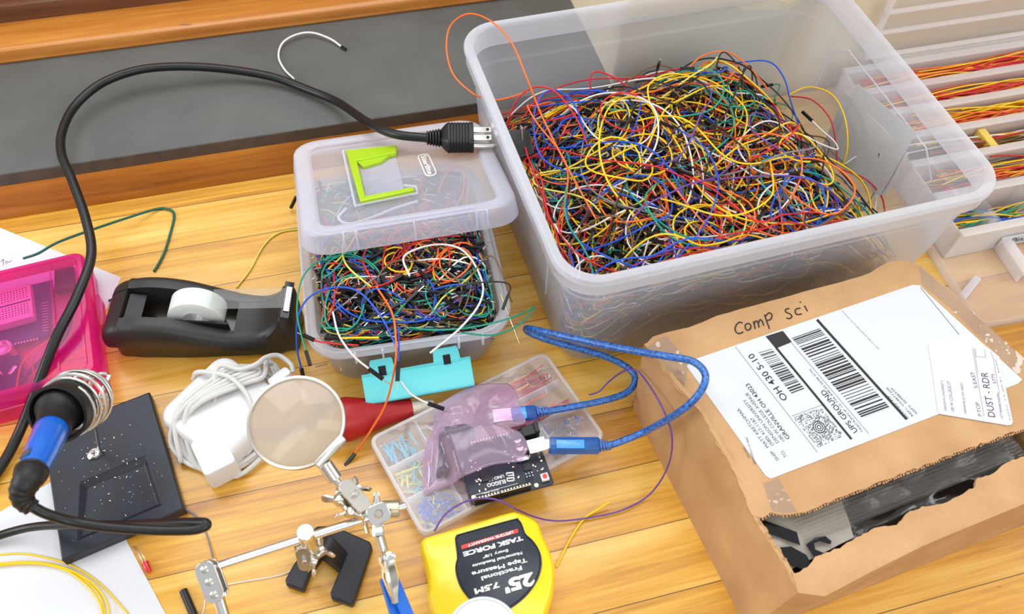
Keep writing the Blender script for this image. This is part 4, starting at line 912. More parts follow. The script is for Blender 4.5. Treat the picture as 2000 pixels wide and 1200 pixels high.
o4 = pl; V = [(x, y, 1) for x, y in inset(o4, -1.0)]+[(x, y, 11) for x, y in inset(o4, -1.0)]+[(x, y, 12) for x, y in o4]+[(x, y, 12) for x, y in tray]+[(x, y, 7.5) for x, y in tin]
fs = []
for L_ in range(4):
    for j in range(4): a, b = L_*4+j, L_*4+(j+1) % 4; fs.append((a, b, b+4, a+4))
fs.append((16, 17, 18, 19)); fs.append((3, 2, 1, 0))
mb.add([SF @ Vector(v) for v in V], fs); mb.build('base_plate', 'plate', iron_stand, smooth=30, bevel=1.6, bseg=3)
for q in ((3, 3), (Lx-4, 3), (5, Ly-5), (Lx-6, Ly-5)):
    mb = MB(); mb.lathe([(3, 0.2), (3, 2)], 12, M4=SF @ Matrix.Translation((q[0], q[1], 0))); mb.build('rubber_foot', 'black_soft', iron_stand)
mb = MB(); g = random.Random(4)                                     # dried solder and dust
for k in range(110):
    u = g.gauss(0.5, 0.27)*Lx; v = g.gauss(0.42, 0.28)*Ly
    if not (5 < u < Lx-6 and 4 < v < Ly-6): continue
    inn_ = tin[0][0] < u < tin[1][0] and tin[0][1] < v < Ly*0.46; ln = g.choice([0.3, 0.4, 0.5, 0.5, 1.6])
    mb.box(SF @ Vector((u, v, (7.8 if inn_ else 12.2))), (ln, 0.35, 0.3), rot=Matrix.Rotation(g.uniform(0, 3), 3, 'Z'))
tag(mb.build('solder_splatter', 'pin', None, smooth=0), 'scattered specks of solder and swarf on the black stand plate', 'solder', kind='stuff')
scr = P(187, 889, 12.2)
mb = MB(); mb.lathe([(4.2, 0), (4.2, 1), (3.2, 2.6), (1.2, 3.2)], 18, M4=Matrix.Translation(scr)); sw_ = mb.build('screw', 'pin', iron_stand)
mb = MB(); mb.box(scr+Vector((0, 0, 3.1)), (4, 0.7, 0.5)); mb.box(scr+Vector((0, 0, 3.1)), (0.7, 4, 0.5)); mb.build('cross_slot', 'ink', sw_, smooth=0)
# holder: axis from the coil's narrow end up to the sleeve
SL = P(117, 806, 118); CE = P(207, 747, 70); ax = (SL-CE).normalized(); CF = frame(CE, ax, (0, 0, 1)); cl_ = (SL-CE).length
pts = []
turns = 7.0; nn = int(turns*26)
for k in range(nn+1):
    t = k/nn; a = 2*math.pi*turns*t+1.0; x = (0.05+0.87*t**0.85)*cl_; r = 8.5+(13.0-1.5*max(0, t-0.7)/0.3)*min(1, max(0, t-0.12)*2.6)
    pts.append(CF @ Vector((x, r*math.cos(a), r*math.sin(a))))
stem = catmull([scr+Vector((-3.4, -3.6, 0.6)), scr+Vector((-5.0, 0.4, 0.6)), scr+Vector((-2.0, 4.6, 0.6)), scr+Vector((3.4, 4.0, 0.8)), scr+Vector((4.8, 1.0, 1.6)), P(193, 870, 22), P(188, 840, 40), P(181, 820, 56), P(180, 806, 66)], 6)
mb = MB(); mb.tube(stem+catmull([stem[-1], pts[0]], 2)[1:]+pts[1:], 1.35, 8); mb.build('spring_holder', 'spring', iron_stand)
RXm = Matrix.Rotation(math.pi/2, 4, 'Y')
mb = MB(); mb.loft([[CF @ Vector((x, r*math.cos(2*math.pi*k/36), r*math.sin(2*math.pi*k/36))) for k in range(36)] for x, r in ((cl_-13, 17.5), (cl_-13, 19.6), (cl_+2, 20.6), (cl_+4.5, 20.6), (cl_+4.5, 18.6), (cl_+1, 17.6))], loop=True); mb.build('sleeve', 'black_soft', iron_stand, smooth=40)

# ================================================================== soldering iron resting in the holder
iron = thing('soldering_iron', SL-Vector((0, 0, 60)), 'blue handled soldering iron with black grip and cord, standing in the spring holder', 'soldering iron')
hb = P(60, 926, 156); ha = SL+(hb-SL)*0.02
IA = (hb-SL).normalized(); IFm = frame(SL, IA, (0, 0, 1)); il = (hb-SL).length
def ilathe(prof, name, m, par, seg=32):
    mb = MB(); mb.loft([[IFm @ Vector((x, r*math.cos(2*math.pi*k/seg), r*math.sin(2*math.pi*k/seg))) for k in range(seg)] for x, r in prof], cap=True); return mb.build(name, m, par, smooth=40)
ilathe([(-58, 1.4), (-56, 2.4), (-30, 2.6), (-30, 4.2), (-9, 4.2)], 'heating_barrel', 'nickel', iron)
ilathe([(-9, 5), (-9, 15), (-6, 16.2), (-1, 16.4), (1, 15.5), (5, 13), (10, 11.6), (20, 11.2), (23, 11.2), (23.2, 8)], 'front_grip', 'black_soft', iron)
hd2 = ilathe([(22, 8), (22, 10.3), (24, 10.9), (il*0.72, 9.6), (il*0.98, 8.4), (il*0.98, 6)], 'handle', 'blue_handle', iron)
mb = MB(); mb.rbox((0, 0, 0), (8, 7, 0.8), 1, M4=IFm @ Matrix.Translation((il*0.84, -3.6, 8.2)) @ Matrix.Rotation(0.42, 4, 'X')); mb.build('rating_patch', 'ink_grey', hd2)
mb = MB(); q0 = P(84, 905, 160); mb.rbox((0, 0, 0), (7, 5, 2), 1, M4=frame(IFm @ Vector((il*0.80, -2, 0))+Vector((8.4, 0, 3.5)), IA, (0.8, 0, 0.6))); mb.build('peach_sticker', 'peach', iron)
tl = catmull([hb-IA*1.5, hb+IA*6, P(44, 958, 156), P(46, 978, 151), P(62, 992, 146)], 6); nt_ = len(tl)
mb = MB(); mb.tube(tl, [9.6-4.6*k/(nt_-1)+(0.5 if k % 3 == 0 else 0) for k in range(nt_)], 18); mb.build('tail_grip', 'black_soft', iron)
mb = MB(); mb.tube(catmull([P(56, 986, 148), P(90, 1004, 140), P(140, 1019, 130), P(210, 1030, 124), P(300, 1036, 118), P(370, 1036, 116), P(398, 1030, 116), P(403, 1024, 116), P(390, 1021, 114), P(330, 1022, 100), P(250, 1026, 70), P(160, 1026, 40), P(80, 1028, 20), P(20, 1040, 10), P(-60, 1068, 6)], 8), 3.3, 12)
mb.build('iron_cord', 'cord', iron)

# ================================================================== red LED and black sleeve on the bench
led = thing('red_led', P(292, 1116, 0), 'small red LED with two bent legs beside the white paper', 'led')
la_ = P(283, 1100, 3); lb_ = P(294, 1122, 3); LFm = frame(la_, lb_-la_)
mb = MB(); mb.loft([[LFm @ Vector((x, r*math.cos(2*math.pi*k/16), r*math.sin(2*math.pi*k/16))) for k in range(16)] for x, r in ((0, 1), (0, 2.9), (1.2, 2.9), (1.3, 2.5), (6.5, 2.45), (8, 1.9), (8.8, 0.8))], cap=True); mb.build('lens', 'led', led)
for dx in (-1, 1):
    mb = MB(); mb.tube(catmull([LFm @ Vector((0.5, dx*1.2, 0)), P(275+dx*3, 1085, 4), P(262+dx*2, 1068, 1)], 5), 0.35, 5); mb.build('leg', 'pin', led)
mb = MB(); a_ = P(358, 1154, 3.2); b_ = P(384, 1215, 3.2); mb.tube([a_, b_], 3.0, 14)
tag(mb.build('heat_shrink_tube', 'black'), 'short black sleeve lying at the bottom edge beside the left clip', 'tube')
# ================================================================== helping hand with magnifier
hh = thing('helping_hand', P(640, 1110, 0), 'chrome helping hand stand with round magnifier and two alligator clips', 'helping hand')
def bar(name, a, b, w, h, z0, m, par, bev=1.2):
    a, b = Vector((a.x, a.y, 0)), Vector((b.x, b.y, 0)); F = frame((a+b)/2, b-a); mb = MB(); mb.box((0, 0, z0+h/2), ((b-a).length, w, h), M4=F); return mb.build(name, m, par, bevel=bev, bseg=3)
b1, b2, b3 = P(622, 1044, 9), P(712, 1070, 9), P(672, 1165, 9)
mb = MB()
d_ = (b2-b1).normalized(); n_ = Vector((-d_.y, d_.x, 0)); e_ = (b3-b2).normalized(); m_ = Vector((-e_.y, e_.x, 0))
f1, f2 = P(612, 1095, 9), P(580, 1150, 9)
mb.prism([(p.x, p.y) for p in W3((618, 1028, 9), (650, 1026, 9), (722, 1058, 9), (727, 1068, 9), (690, 1180, 9), (684, 1182, 9), (646, 1168, 9), (645, 1158, 9), (668, 1100, 9), (676, 1082, 9), (640, 1068, 9), (604, 1054, 9), (606, 1040, 9))][::-1], 0.3, 9)
mb.build('cast_base', 'iron_black', hh, bevel=1.4, bseg=3, smooth=40)
mb = MB(); mb.prism([(p.x, p.y) for p in W3((572, 1104, 9), (604, 1060, 9), (640, 1072, 9), (605, 1120, 9), (592, 1154, 9), (558, 1142, 9), (557, 1132, 9))][::-1], 0.3, 9); mb.build('cast_foot', 'iron_black', hh, bevel=1.4, bseg=3, smooth=40)
mb = MB(); ro = []
for t in range(9):
    a = t/8; c = P(625, 1062, 9).lerp(P(672, 1100, 9), a); h_ = 8+20*math.sin(math.pi*min(1, 0.35+a*0.65)); ro.append([(c.x-9*n_.x, c.y-9*n_.y, 8), (c.x-7*n_.x, c.y-7*n_.y, h_), (c.x+7*n_.x, c.y+7*n_.y, h_), (c.x+9*n_.x, c.y+9*n_.y, 8)])
mb.loft(ro, cap=True); mb.build('raised_arch', 'iron_black', hh, bevel=0.8)
Zr = 92.0
rA, rB = P(427, 1106, Zr), P(772, 995, Zr)
mb = MB(); mb.tube([rA, rB], 3.0, 18); mb.build('cross_rod', 'chrome', hh)
def cyl(name, a, b, r, m, par, seg=20, bev=0.5):
    mb = MB(); a, b = Vector(a), Vector(b); F = frame(a, b-a, (0, 0, 1) if abs((b-a).normalized().z) < 0.9 else (0, 1, 0)); L_ = (b-a).length
    mb.loft([[F @ Vector((x, q*math.cos(2*math.pi*k/seg), q*math.sin(2*math.pi*k/seg))) for k in range(seg)] for x, q in ((0, r-bev), (bev, r), (L_-bev, r), (L_, r-bev))], cap=True); return mb.build(name, m, par, smooth=40)
jc = rA.lerp(rB, 0.49); dn = Vector((0, 0, 1))
cyl('post', P(600, 1110, 22), jc+Vector((0, -4, -8)), 3.2, 'nickel', hh)
cyl('centre_sleeve', jc+Vector((0, -3.5, -20)), jc+Vector((0, 0.5, 7)), 5.6, 'nickel', hh)
cyl('clamp_screw', jc+Vector((0, 0, 4)), jc+Vector((0, 0.5, 9)), 5.8, 'chrome', hh)
def wing_nut(c, ax_, par, r=5.0, span=13):
    F = frame(c, ax_, (0, 0.3, 1)); mb = MB()
    mb.loft([[F @ Vector((x, q*math.cos(2*math.pi*k/16), q*math.sin(2*math.pi*k/16))) for k in range(16)] for x, q in ((-3, r*0.85), (0, r), (3, r*0.7))], cap=True)
    for s_ in (-1, 1):
        mb.loft([[F @ Vector((x+s_*0.0+1.5*abs(y)/span*3, s_*y, z)) for x, z in ((-1.1, -w_), (1.1, -w_), (1.1, w_), (-1.1, w_))] for y, w_ in ((3, 2.2), (7, 2.8), (span-2, 3.6), (span, 2.0))], cap=True)
    return mb.build('wing_nut', 'nickel', par, smooth=50, bevel=0.4)
def joint(c, ax_, hh_, s_=1.0):
    """two clamp plates with a screw and a wing nut"""
    F = frame(c, ax_, (0, 0.3, 1))
    for sd in (-1, 1):
        mb = MB(); mb.loft([[F @ Vector((x, y, sd*4.2*s_+z)) for x, y in rrect(22*s_, 10*s_, 4.8*s_, 5)] for z in (-0.8, 0.8)], cap=True); mb.build('clamp_plate', 'nickel', hh_, bevel=0.3)
    cyl('clamp_bolt', F @ Vector((0, 0, -8*s_)), F @ Vector((0, 0, 9*s_)), 1.9*s_, 'nickel', hh_)
    for sx in (-1, 1):
        mb = MB(); mb.add(*sphere_geo(F @ Vector((7.2*sx*s_, 0, 0)), 3.8*s_)); mb.build('ball', 'chrome', hh_)
def sphere_geo(c, r, nu=16, nv=10, sc=(1, 1, 1)):
    vs = []; fs = []
    for j in range(nv+1):
        p = math.pi*j/nv
        for i in range(nu):
            a = 2*math.pi*i/nu; vs.append((c[0]+sc[0]*r*math.sin(p)*math.cos(a), c[1]+sc[1]*r*math.sin(p)*math.sin(a), c[2]+sc[2]*r*math.cos(p)))
    for j in range(nv):
        for i in range(nu): fs.append((j*nu+i, (j+1)*nu+i, (j+1)*nu+(i+1) % nu, j*nu+(i+1) % nu))
    return vs, fs
joint(P(592, 1085, 80), P(600, 1100, 72)-P(590, 1065, 86), hh, 0.9)
wing_nut(P(612, 1096, 76), Vector((1, -0.6, -0.2)), hh, 4, 10)
wing_nut(P(628, 1076, 70), Vector((1, 0.5, 0.2)), hh, 4, 10)
# magnifier side
cyl('magnifier_socket', P(634, 906, 116), P(655, 937, 109), 5.0, 'nickel', hh)
cyl('magnifier_neck', P(652, 932, 110), P(672, 962, 104), 2.4, 'nickel', hh)
joint(P(688, 972, 104), P(712, 1000, 100)-P(668, 950, 108), hh, 1.15)
joint(P(700, 984, 96), P(716, 1010, 92)-P(676, 962, 98), hh, 1.0)
wing_nut(P(662, 978, 106), Vector((-0.6, -0.5, 0.2)), hh, 4.5, 11)
wing_nut(P(684, 1002, 104), Vector((-0.3, -1.0, 0.2)), hh, 4, 10)
wing_nut(P(700, 955, 100), Vector((0.6, 0.5, 0.2)), hh, 3.5, 8)
cyl('rod_collar', rB+Vector((-9, 2, 0)), rB+Vector((3, -0.6, 0)), 6.0, 'brass_n', hh)
cyl('set_screw', P(712, 1020, 88), P(718, 1044, 86), 1.6, 'brass_n', hh)
MC = P(579, 825, 122); MR = 31.5
MN = Vector((0.02, -0.22, 0.97)).normalized(); MF = frame(MC, (1, 0, 0), MN)
mb = MB(); nv = 10; rings = []
for j in range(nv+1):
    r = MR*(0.02+0.98*j/nv); rings.append([(r*math.cos(2*math.pi*k/56), r*math.sin(2*math.pi*k/56), 4.2*(1-(r/MR)**2)) for k in range(56)])
for j in range(nv, -1, -1):
    r = MR*(0.02+0.98*j/nv); rings.append([(r*math.cos(2*math.pi*k/56), r*math.sin(2*math.pi*k/56), -4.2*(1-(r/MR)**2)-0.8) for k in range(56)])
mb.loft(rings, M4=MF, cap=True); mb.build('lens', 'lens_glass', hh, smooth=60)
mb = MB(); prof = [(MR-0.5, 1.6), (MR+1.2, 1.4), (MR+1.6, 0), (MR+1.2, -2.2), (MR-0.5, -2.4), (MR-0.1, -0.4)]
mb.loft([[( (r+(0.22 if k % 2 else 0))*math.cos(2*math.pi*k/220), (r+(0.22 if k % 2 else 0))*math.sin(2*math.pi*k/220), z) for k in range(220)] for r, z in prof], M4=MF, loop=True)
mb.build('lens_rim', 'nickel', hh, smooth=50)
mb = MB(); mb.rbox((0, 0, 0), (26, 6, 4), 1.6, M4=frame(MF @ Vector((MR*math.cos(-0.93), MR*math.sin(-0.93), 0)), MF.to_3x3() @ Vector((math.sin(0.93), math.cos(0.93), 0)), MN)); mb.build('rim_bracket', 'nickel', hh)
# right alligator clip
def clip(a, b, up, par, w=7.0):
    """alligator clip, jaws from a (hinge tail) to b (tip)"""
    F = frame(a, b-a, up); L_ = (b-a).length
    for s_ in (1, -1):
        mb = MB(); rings = []
        for t, wd, hz in ((0, 0.8, 4.4), (0.12, 0.9, 4.0), (0.2, 0.8, 3.0), (0.42, 1.0, 3.2), (0.7, 0.7, 2.4), (0.93, 0.42, 1.0), (1.0, 0.36, 0.7)):
            x = L_*t; q = w/2*wd; z = s_*hz
            rings.append([(x, -q, z-s_*2.2), (x, -q, z), (x, -q*0.7, z+s_*0.8), (x, q*0.7, z+s_*0.8), (x, q, z), (x, q, z-s_*2.2), (x, q-0.8, z-s_*2.2), (x, q*0.6, z), (x, -q*0.6, z), (x, -q+0.8, z-s_*2.2)])
        mb.loft(rings, M4=F, cap=True); mb.build('jaw', 'chrome', par, smooth=30)
    mb = MB(); mb.lathe([(2.6, -3.9), (2.6, 3.9)], 16, M4=F @ Matrix.Translation((L_*0.24, 0, 0)) @ Matrix.Rotation(math.pi/2, 4, 'X')); mb.build('pivot', 'nickel', par)
    mb = MB(); mb.tube([F @ Vector((L_*0.24+2.0*math.cos(a_), -2.4+a_*0.12, 2.0*math.sin(a_))) for a_ in [k*0.5 for k in range(75)]], 0.45, 5); mb.build('clip_spring', 'spring', par)
ca = P(735, 968, 100)
clip(P(738, 1046, 92), P(735, 962, 104), (0.1, -0.4, 0.9), hh, 8.5)
mb = MB(); mb.loft([[(x, y, z) for x, y in rrect(15, 13, 4, 5)] for z in (-1.6, 1.6)], M4=frame(P(739, 1004, 106), (1, 0.2, 0), (0, -0.4, 0.9)), cap=True); mb.build('swivel_plate', 'chrome', hh, bevel=0.4)
mb = MB(); mb.lathe([(3.0, 0), (3.0, 1.6), (2.2, 2.6)], 16, M4=frame(P(739, 1004, 107.5), (1, 0.2, 0), (0, -0.4, 0.9))); mb.build('swivel_screw', 'nickel', hh)
cyl('clip_stem', P(741, 1046, 92), P(750, 1078, 86), 3.1, 'chrome', hh)
cyl('clip_stem', P(749, 1074, 87), P(752, 1084, 85), 2.2, 'brass_n', hh)
clip(P(755, 1086, 86), P(772, 1178, 66), (0.5, -0.2, 0.84), hh, 9.0)
mb = MB(); mb.lathe([(3.8, 0), (3.8, 1.4), (2.8, 2.0), (1.0, 2.0)], 20, M4=frame(P(761, 1090, 92), (1, 0, 0), (0.1, -0.3, 0.95))); mb.build('jaw_rivet', 'chrome', hh)
cyl('rod_end', rB, rB+(rB-rA).normalized()*8, 2.4, 'chrome', hh)
# blue terminal gripped by the clip
bt = thing('blue_foam_block', P(775, 1165, 40), 'small blue block gripped by the right alligator clip at the bottom', 'block')
bF = frame(P(772, 1168, 62), P(783, 1205, 58)-P(764, 1140, 62), (0.35, -0.3, 0.88))
mb = MB(); mb.box((0, 0, -4), (30, 11, 4), M4=bF); mb.build('lower_slab', 'blue_pl', bt, bevel=0.5)
mb = MB(); mb.box((3, 3.0, 1.0), (30, 8.5, 3.6), M4=bF, rot=Matrix.Rotation(0.12, 3, 'Z')); mb.build('upper_slab', 'blue_pl', bt, bevel=0.5)
# left swivel plate and stem
lF = frame(P(414, 1135, 92), P(404, 1108, 96)-P(424, 1162, 88), (-0.25, -0.35, 0.9))
mb = MB(); mb.loft([[(x, y, z) for x, y in rrect(27, 13.5, 5.5, 6)] for z in (-4.2, -2.6)], M4=lF, cap=True); mb.build('swivel_plate', 'chrome', hh, bevel=0.3)
mb = MB(); mb.loft([[(x, y, z) for x, y in rrect(27, 13.5, 5.5, 6)] for z in (2.6, 4.2)], M4=lF, cap=True); mb.build('swivel_plate', 'chrome', hh, bevel=0.3)
for x in (8.5, 0, -8.5):
    mb = MB(); mb.lathe([(2.6, 4.1), (2.4, 5.0), (0.6, 5.6)], 16, M4=lF @ Matrix.Translation((x, 0, 0))); mb.build('plate_screw', 'nickel', hh)
cyl('swivel_pin', rA, rA+(rA-rB).normalized()*4+Vector((0, 0, 0)), 2.6, 'chrome', hh)
cyl('clip_stem', P(425, 1162, 88), P(441, 1215, 80), 3.6, 'chrome', hh)

# ================================================================== red rubber blower bulb
bl0, bl1 = P(628, 828, 20), P(846, 790, 9); BF = frame(bl0, bl1-bl0); BL = (bl1-bl0).length
bulb = thing('rubber_blower', bl0-Vector((0, 0, 20)), 'red rubber blower bulb with ivory nozzle lying under the turquoise latch', 'air blower')
mb = MB(); mb.loft([[BF @ Vector((x, r*math.cos(2*math.pi*k/32), r*math.sin(2*math.pi*k/32))) for k in range(32)] for x, r in ((-8, 1), (-6, 8), (2, 15), (12, 18.5), (22, 18.5), (34, 15.5), (48, 12.2), (62, 9.6), (BL*0.80, 8.0), (BL*0.80, 6))], cap=True); mb.build('bulb', 'red_rub', bulb, smooth=50)
mb = MB(); mb.loft([[BF @ Vector((x, r*math.cos(2*math.pi*k/24), r*math.sin(2*math.pi*k/24))) for k in range(24)] for x, r in ((BL*0.79, 5.5), (BL*0.80, 6.2), (BL*0.84, 5.4), (BL*0.88, 5.4), (BL*0.885, 4.9), (BL*0.92, 4.9), (BL*1.0, 4.0), (BL*1.01, 2.5))], cap=True); mb.build('nozzle', 'ivory', bulb)

# ================================================================== divided kit case of preformed wires
kq = W3((716, 852, 20), (1067, 688, 20), (1182, 850, 20), (828, 1054, 20))
KO = kq[3]; KX = ((kq[2]-kq[3])+(kq[1]-kq[0])).normalized(); KF = frame(Vector((KO.x, KO.y, 0)), KX); KI = KF.inverted()
kl = [KI @ p for p in kq]; KW = (kl[1].x-kl[0].x+kl[2].x-kl[3].x)/2; KD = (kl[0].y+kl[1].y-kl[2].y-kl[3].y)/2; kx0 = (kl[0].x+kl[3].x)/2; ky0 = (kl[2].y+kl[3].y)/2
KF = KF @ Matrix.Translation((kx0, ky0, 0)); KI = KF.inverted(); KH = 20.0
kit = thing('divided_parts_case', KF @ Vector((KW/2, KD/2, 0)), 'flat clear divided case of preformed breadboard wires under pink bag and circuit board', 'parts case')
def kring(i, z, r): return [KF @ Vector((x, y, z)) for x, y in rrect(KW-2*i, KD-2*i, r, 5, KW/2, KD/2)]
mb = MB(); mb.loft([kring(*a) for a in [(3, 0.4, 6), (1.4, 1.6, 7), (0.6, 14, 8), (0, 14.4, 8), (0, 15.2, 8), (2, 15.2, 6.5), (2.4, 13, 6), (3.2, 2.6, 5), (4.5, 2.0, 4)]], cap=True); mb.build('case_bottom', 'clear', kit)
mb = MB(); mb.loft([kring(*a) for a in [(0, 15.6, 8), (0, 19, 8), (1, 20, 7), (3, 20, 6), (3, 18.8, 6), (1.4, 18.6, 7), (1.2, 15.6, 7)]], loop=True); mb.build('lid_border', 'clear_edge', kit)
mb = MB(); mb.loft([kring(3.1, 18.8, 6), kring(3.1, 19.8, 6)], cap=True); mb.build('lid_panel', 'clear', kit)
cx_ = [KW*0.235, KW*0.47, KW*0.70]
def kwall(x0, y0, x1, y1): mb = MB(); c = Vector(((x0+x1)/2, (y0+y1)/2, 9.5)); mb.box(c, (max(1.1, abs(x1-x0)), max(1.1, abs(y1-y0)), 14), M4=KF); mb.build('divider', 'clear_edge', kit)
kwall(KW*0.24, 4, KW*0.24, KD-4); kwall(4, KD*0.36, KW*0.24, KD*0.36); kwall(4, KD*0.68, KW*0.24, KD*0.68); kwall(KW*0.24, KD*0.36, KW*0.76, KD*0.36); kwall(KW*0.76, 4, KW*0.76, KD*0.42); kwall(KW*0.76, KD*0.42, KW-4, KD*0.42); kwall(KW*0.24, KD*0.70, KW-4, KD*0.70)
def ucells(x0, x1, y0, y1, cols, n, L_, grp, ang=(0, 6.28), r=0.85, seed=1):
    g = random.Random(seed)
    for k in range(n):
        c = g.choice(cols); l_ = g.uniform(*L_); x = g.uniform(x0+l_/2*0.5+2, x1-l_/2*0.5-2); y = g.uniform(y0+4, y1-4); a = g.uniform(*ang); z = g.uniform(3.2, 9.5+2*g.random())
        dx, dy = math.cos(a)*l_/2, math.sin(a)*l_/2
        cxx, cyy = min(max(x, x0+abs(dx)+2), x1-abs(dx)-2) if x1-x0 > 2*abs(dx)+4 else (x0+x1)/2, min(max(y, y0+abs(dy)+2), y1-abs(dy)-2) if y1-y0 > 2*abs(dy)+4 else (y0+y1)/2
        A = Vector((cxx-dx, cyy-dy, z)); B = Vector((cxx+dx, cyy+dy, z+g.uniform(-1.5, 1.5))); dd = (B-A).normalized(); sd = Vector((-dd.y, dd.x, 0.4))*g.choice((-1, 1))*4
        mb = MB(); mb.tube([KF @ A, KF @ B], r, 6); o = mb.build('breadboard_wire', 'w_'+c if c != 'light blue' else 'w_lightblue', None); tag(o, grp[0] % c, 'wire', grp[1] % c)
        mb = MB(); mb.tube([KF @ (A+sd), KF @ A, KF @ (A-dd*0.3), KF @ B, KF @ (B+dd*0.3), KF @ (B+sd)], 0.3, 5); mb.build('bare_lead', 'pin', o, smooth=0)
G = ('%s preformed wire in the ', '%s wires in the ')
def gl(t): return (G[0]+t, G[1]+t)
ucells(4, KW*0.24, KD*0.68, KD-4, ['light blue'], 26, (9, 16), gl('back left cell of the divided case'), (1.0, 1.9), seed=2)
ucells(4, KW*0.24, KD*0.36, KD*0.68, ['pale yellow', 'pale yellow', 'light blue'], 26, (9, 18), gl('middle left cell of the divided case'), seed=3)
ucells(4, KW*0.24, 4, KD*0.36, ['blue', 'blue', 'blue', 'blue', 'pale yellow'], 30, (9, 18), gl('front left cell of the divided case'), seed=4)
ucells(KW*0.24, KW*0.5, 4, KD*0.36, ['grey', 'grey', 'purple'], 24, (14, 26), gl('front middle cell of the divided case'), (1.1, 1.9), seed=5)
ucells(KW*0.5, KW*0.98, KD*0.70, KD-4, ['red', 'red', 'red', 'yellow'], 34, (30, 46), gl('back right cell of the divided case'), (-0.25, 0.2), seed=6)
ucells(KW*0.5, KW*0.98, KD*0.42, KD*0.70, ['red', 'orange'], 22, (22, 40), gl('long middle right cell of the divided case'), (-0.3, 0.3), seed=7)
ucells(KW*0.76, KW*0.98, 4, KD*0.42, ['blue', 'grey', 'grey'], 26, (5, 9), gl('front right cell of the divided case'), seed=8)
ucells(KW*0.24, KW*0.5, KD*0.70, KD-4, ['white', 'brown'], 12, (12, 24), gl('back middle cell of the divided case'), seed=9)

# ================================================================== circuit board
az = 27.0
uq = W3((1062, 838, az), (1083, 946, az), (924, 990, az))
UX = (uq[1]-uq[2]).normalized(); UF0 = frame(uq[2], UX, (0.0, 0.02, 1)); UL = (uq[1]-uq[2]).length; k_ = UL/68.6*1.0
UF = UF0 @ Matrix.Scale(k_, 4); UI = UF.inverted()          # local mm of a real 68.6 x 53.3 board, usb to +x
uno = thing('microcontroller_board', uq[2], 'navy blue microcontroller board resting on the divided case, blue cable plugged in', 'circuit board')
mb = MB(); mb.prism([(0, 2.5), (2.5, 0), (13, 0), (66, 0), (68.6, 1.5), (68.6, 53.3), (2, 53.3), (0, 40)], -1.6, 0, M4=UF); pcb = mb.build('board', 'pcb', uno, smooth=0, bevel=0.3)
def ub(name, c, d, m, bev=0.2, par=None): mb = MB(); mb.box((c[0], c[1], c[2]+d[2]/2), d, M4=UF); return mb.build(name, m, par or uno, bevel=bev)
ub('usb_port', (63.8, 32.5, 0), (16, 12.6, 11), 'pin', 0.5)
ub('power_jack', (62.5, 48.5, 0), (13.5, 9.2, 9), 'black', 0.6); mb = MB(); mb.lathe([(4.4, 0), (4.4, 10)], 20, M4=UF @ Matrix.Translation((56, 48.5, 5)) @ Matrix.Rotation(-math.pi/2, 4, 'Y')); mb.build('power_jack_barrel', 'black', uno); ub('power_jack_face', (68.4, 48.5, 0), (3.6, 9.4, 11.2), 'black', 0.5)
def header(x0, n, y, w=2.5):
    mb = MB(); mb.box((x0+n*1.27, y, 4.25), (n*2.54, w, 8.5), M4=UF); h = mb.build('pin_header', 'black', uno, bevel=0.2)
    mb = MB()
    for i in range(n): mb.box((x0+1.27+i*2.54, y, 8.55), (1.1, 1.1, 0.15), M4=UF)
    mb.build('header_contact', 'gold', h, smooth=0)
    mb = MB(); mb.box((x0+n*1.27, y-w/2+0.15, 8.56), (n*2.54, 0.35, 0.1), M4=UF); mb.build('header_lettering', 'white_ink', h, smooth=0)
header(2.2, 8, 2.4); header(23.4, 10, 2.4); header(12, 8, 50.8); header(34.5, 6, 50.8)
for x, y in ((50.5, 44), (50.5, 36.6)):
    mb = MB(); mb.lathe([(3.2, 0), (3.2, 0.8), (3.15, 1), (3.15, 5.0), (2.9, 5.4)], 24, M4=UF @ Matrix.Translation((x, y, 0))); cpn = mb.build('capacitor', 'pin', uno)
    mb = MB(); mb.prism([(x-2.8, y+0.3), (x+2.8, y+0.3), (x+1.8, y+2.3), (x-1.8, y+2.3)], 5.41, 5.5, M4=UF); mb.build('capacitor_marking', 'ink', cpn, smooth=0)
mb = MB(); mb.rbox((50.5, 27.6, 1.8), (11.2, 4.6, 3.6), 2.2, M4=UF); mb.build('crystal_can', 'pin', uno)
ub('usb_chip', (51.5, 20.5, 0), (6.4, 6.4, 1.0), 'black'); ub('main_chip', (17, 22, 0), (9, 9, 1.2), 'black'); ub('regulator', (57.8, 41.2, 0), (3.4, 6.4, 1.7), 'black')
ub('reset_button', (62.5, 7.2, 0), (6.2, 6.2, 3.4), 'white_ink', 0.4); mb = MB(); mb.lathe([(1.9, 3.4), (1.9, 4.6)], 18, M4=UF @ Matrix.Translation((62.5, 7.2, 0))); mb.build('reset_plunger', 'red_band', uno)
for q in ((54.2, 3.2), (2.6, 7.5)): mb = MB(); mb.lathe([(1.7, 0.02), (1.7, 0.12)], 20, M4=UF @ Matrix.Translation((*q, 0))); mb.build('mounting_hole', 'gold', uno)
g = random.Random(5)
for i in range(3):
    for j in range(2):
        mb = MB(); mb.box((47.5+i*2.54, 9+j*2.54, 4), (0.6, 0.6, 8), M4=UF); mb.build('programming_pin', 'pin', uno)
mb = MB()
for k in range(26):
    mb.box((g.choice([g.uniform(38, 43), g.uniform(54, 66), g.uniform(8, 16)]), g.uniform(10, 40), 0.4), (g.choice([1.6, 0.9]), g.choice([0.9, 1.6]), 0.8), M4=UF)
tag(mb.build('surface_component', 'brass_n', uno, smooth=0), None, None, None, 'stuff')
mb = MB()
for k in range(16): mb.box((4+k*2.54, 5.6, 0.05), (0.5, 2.2, 0.08), M4=UF)
mb.box((22, 9.0, 0.05), (36, 0.35, 0.08), M4=UF)
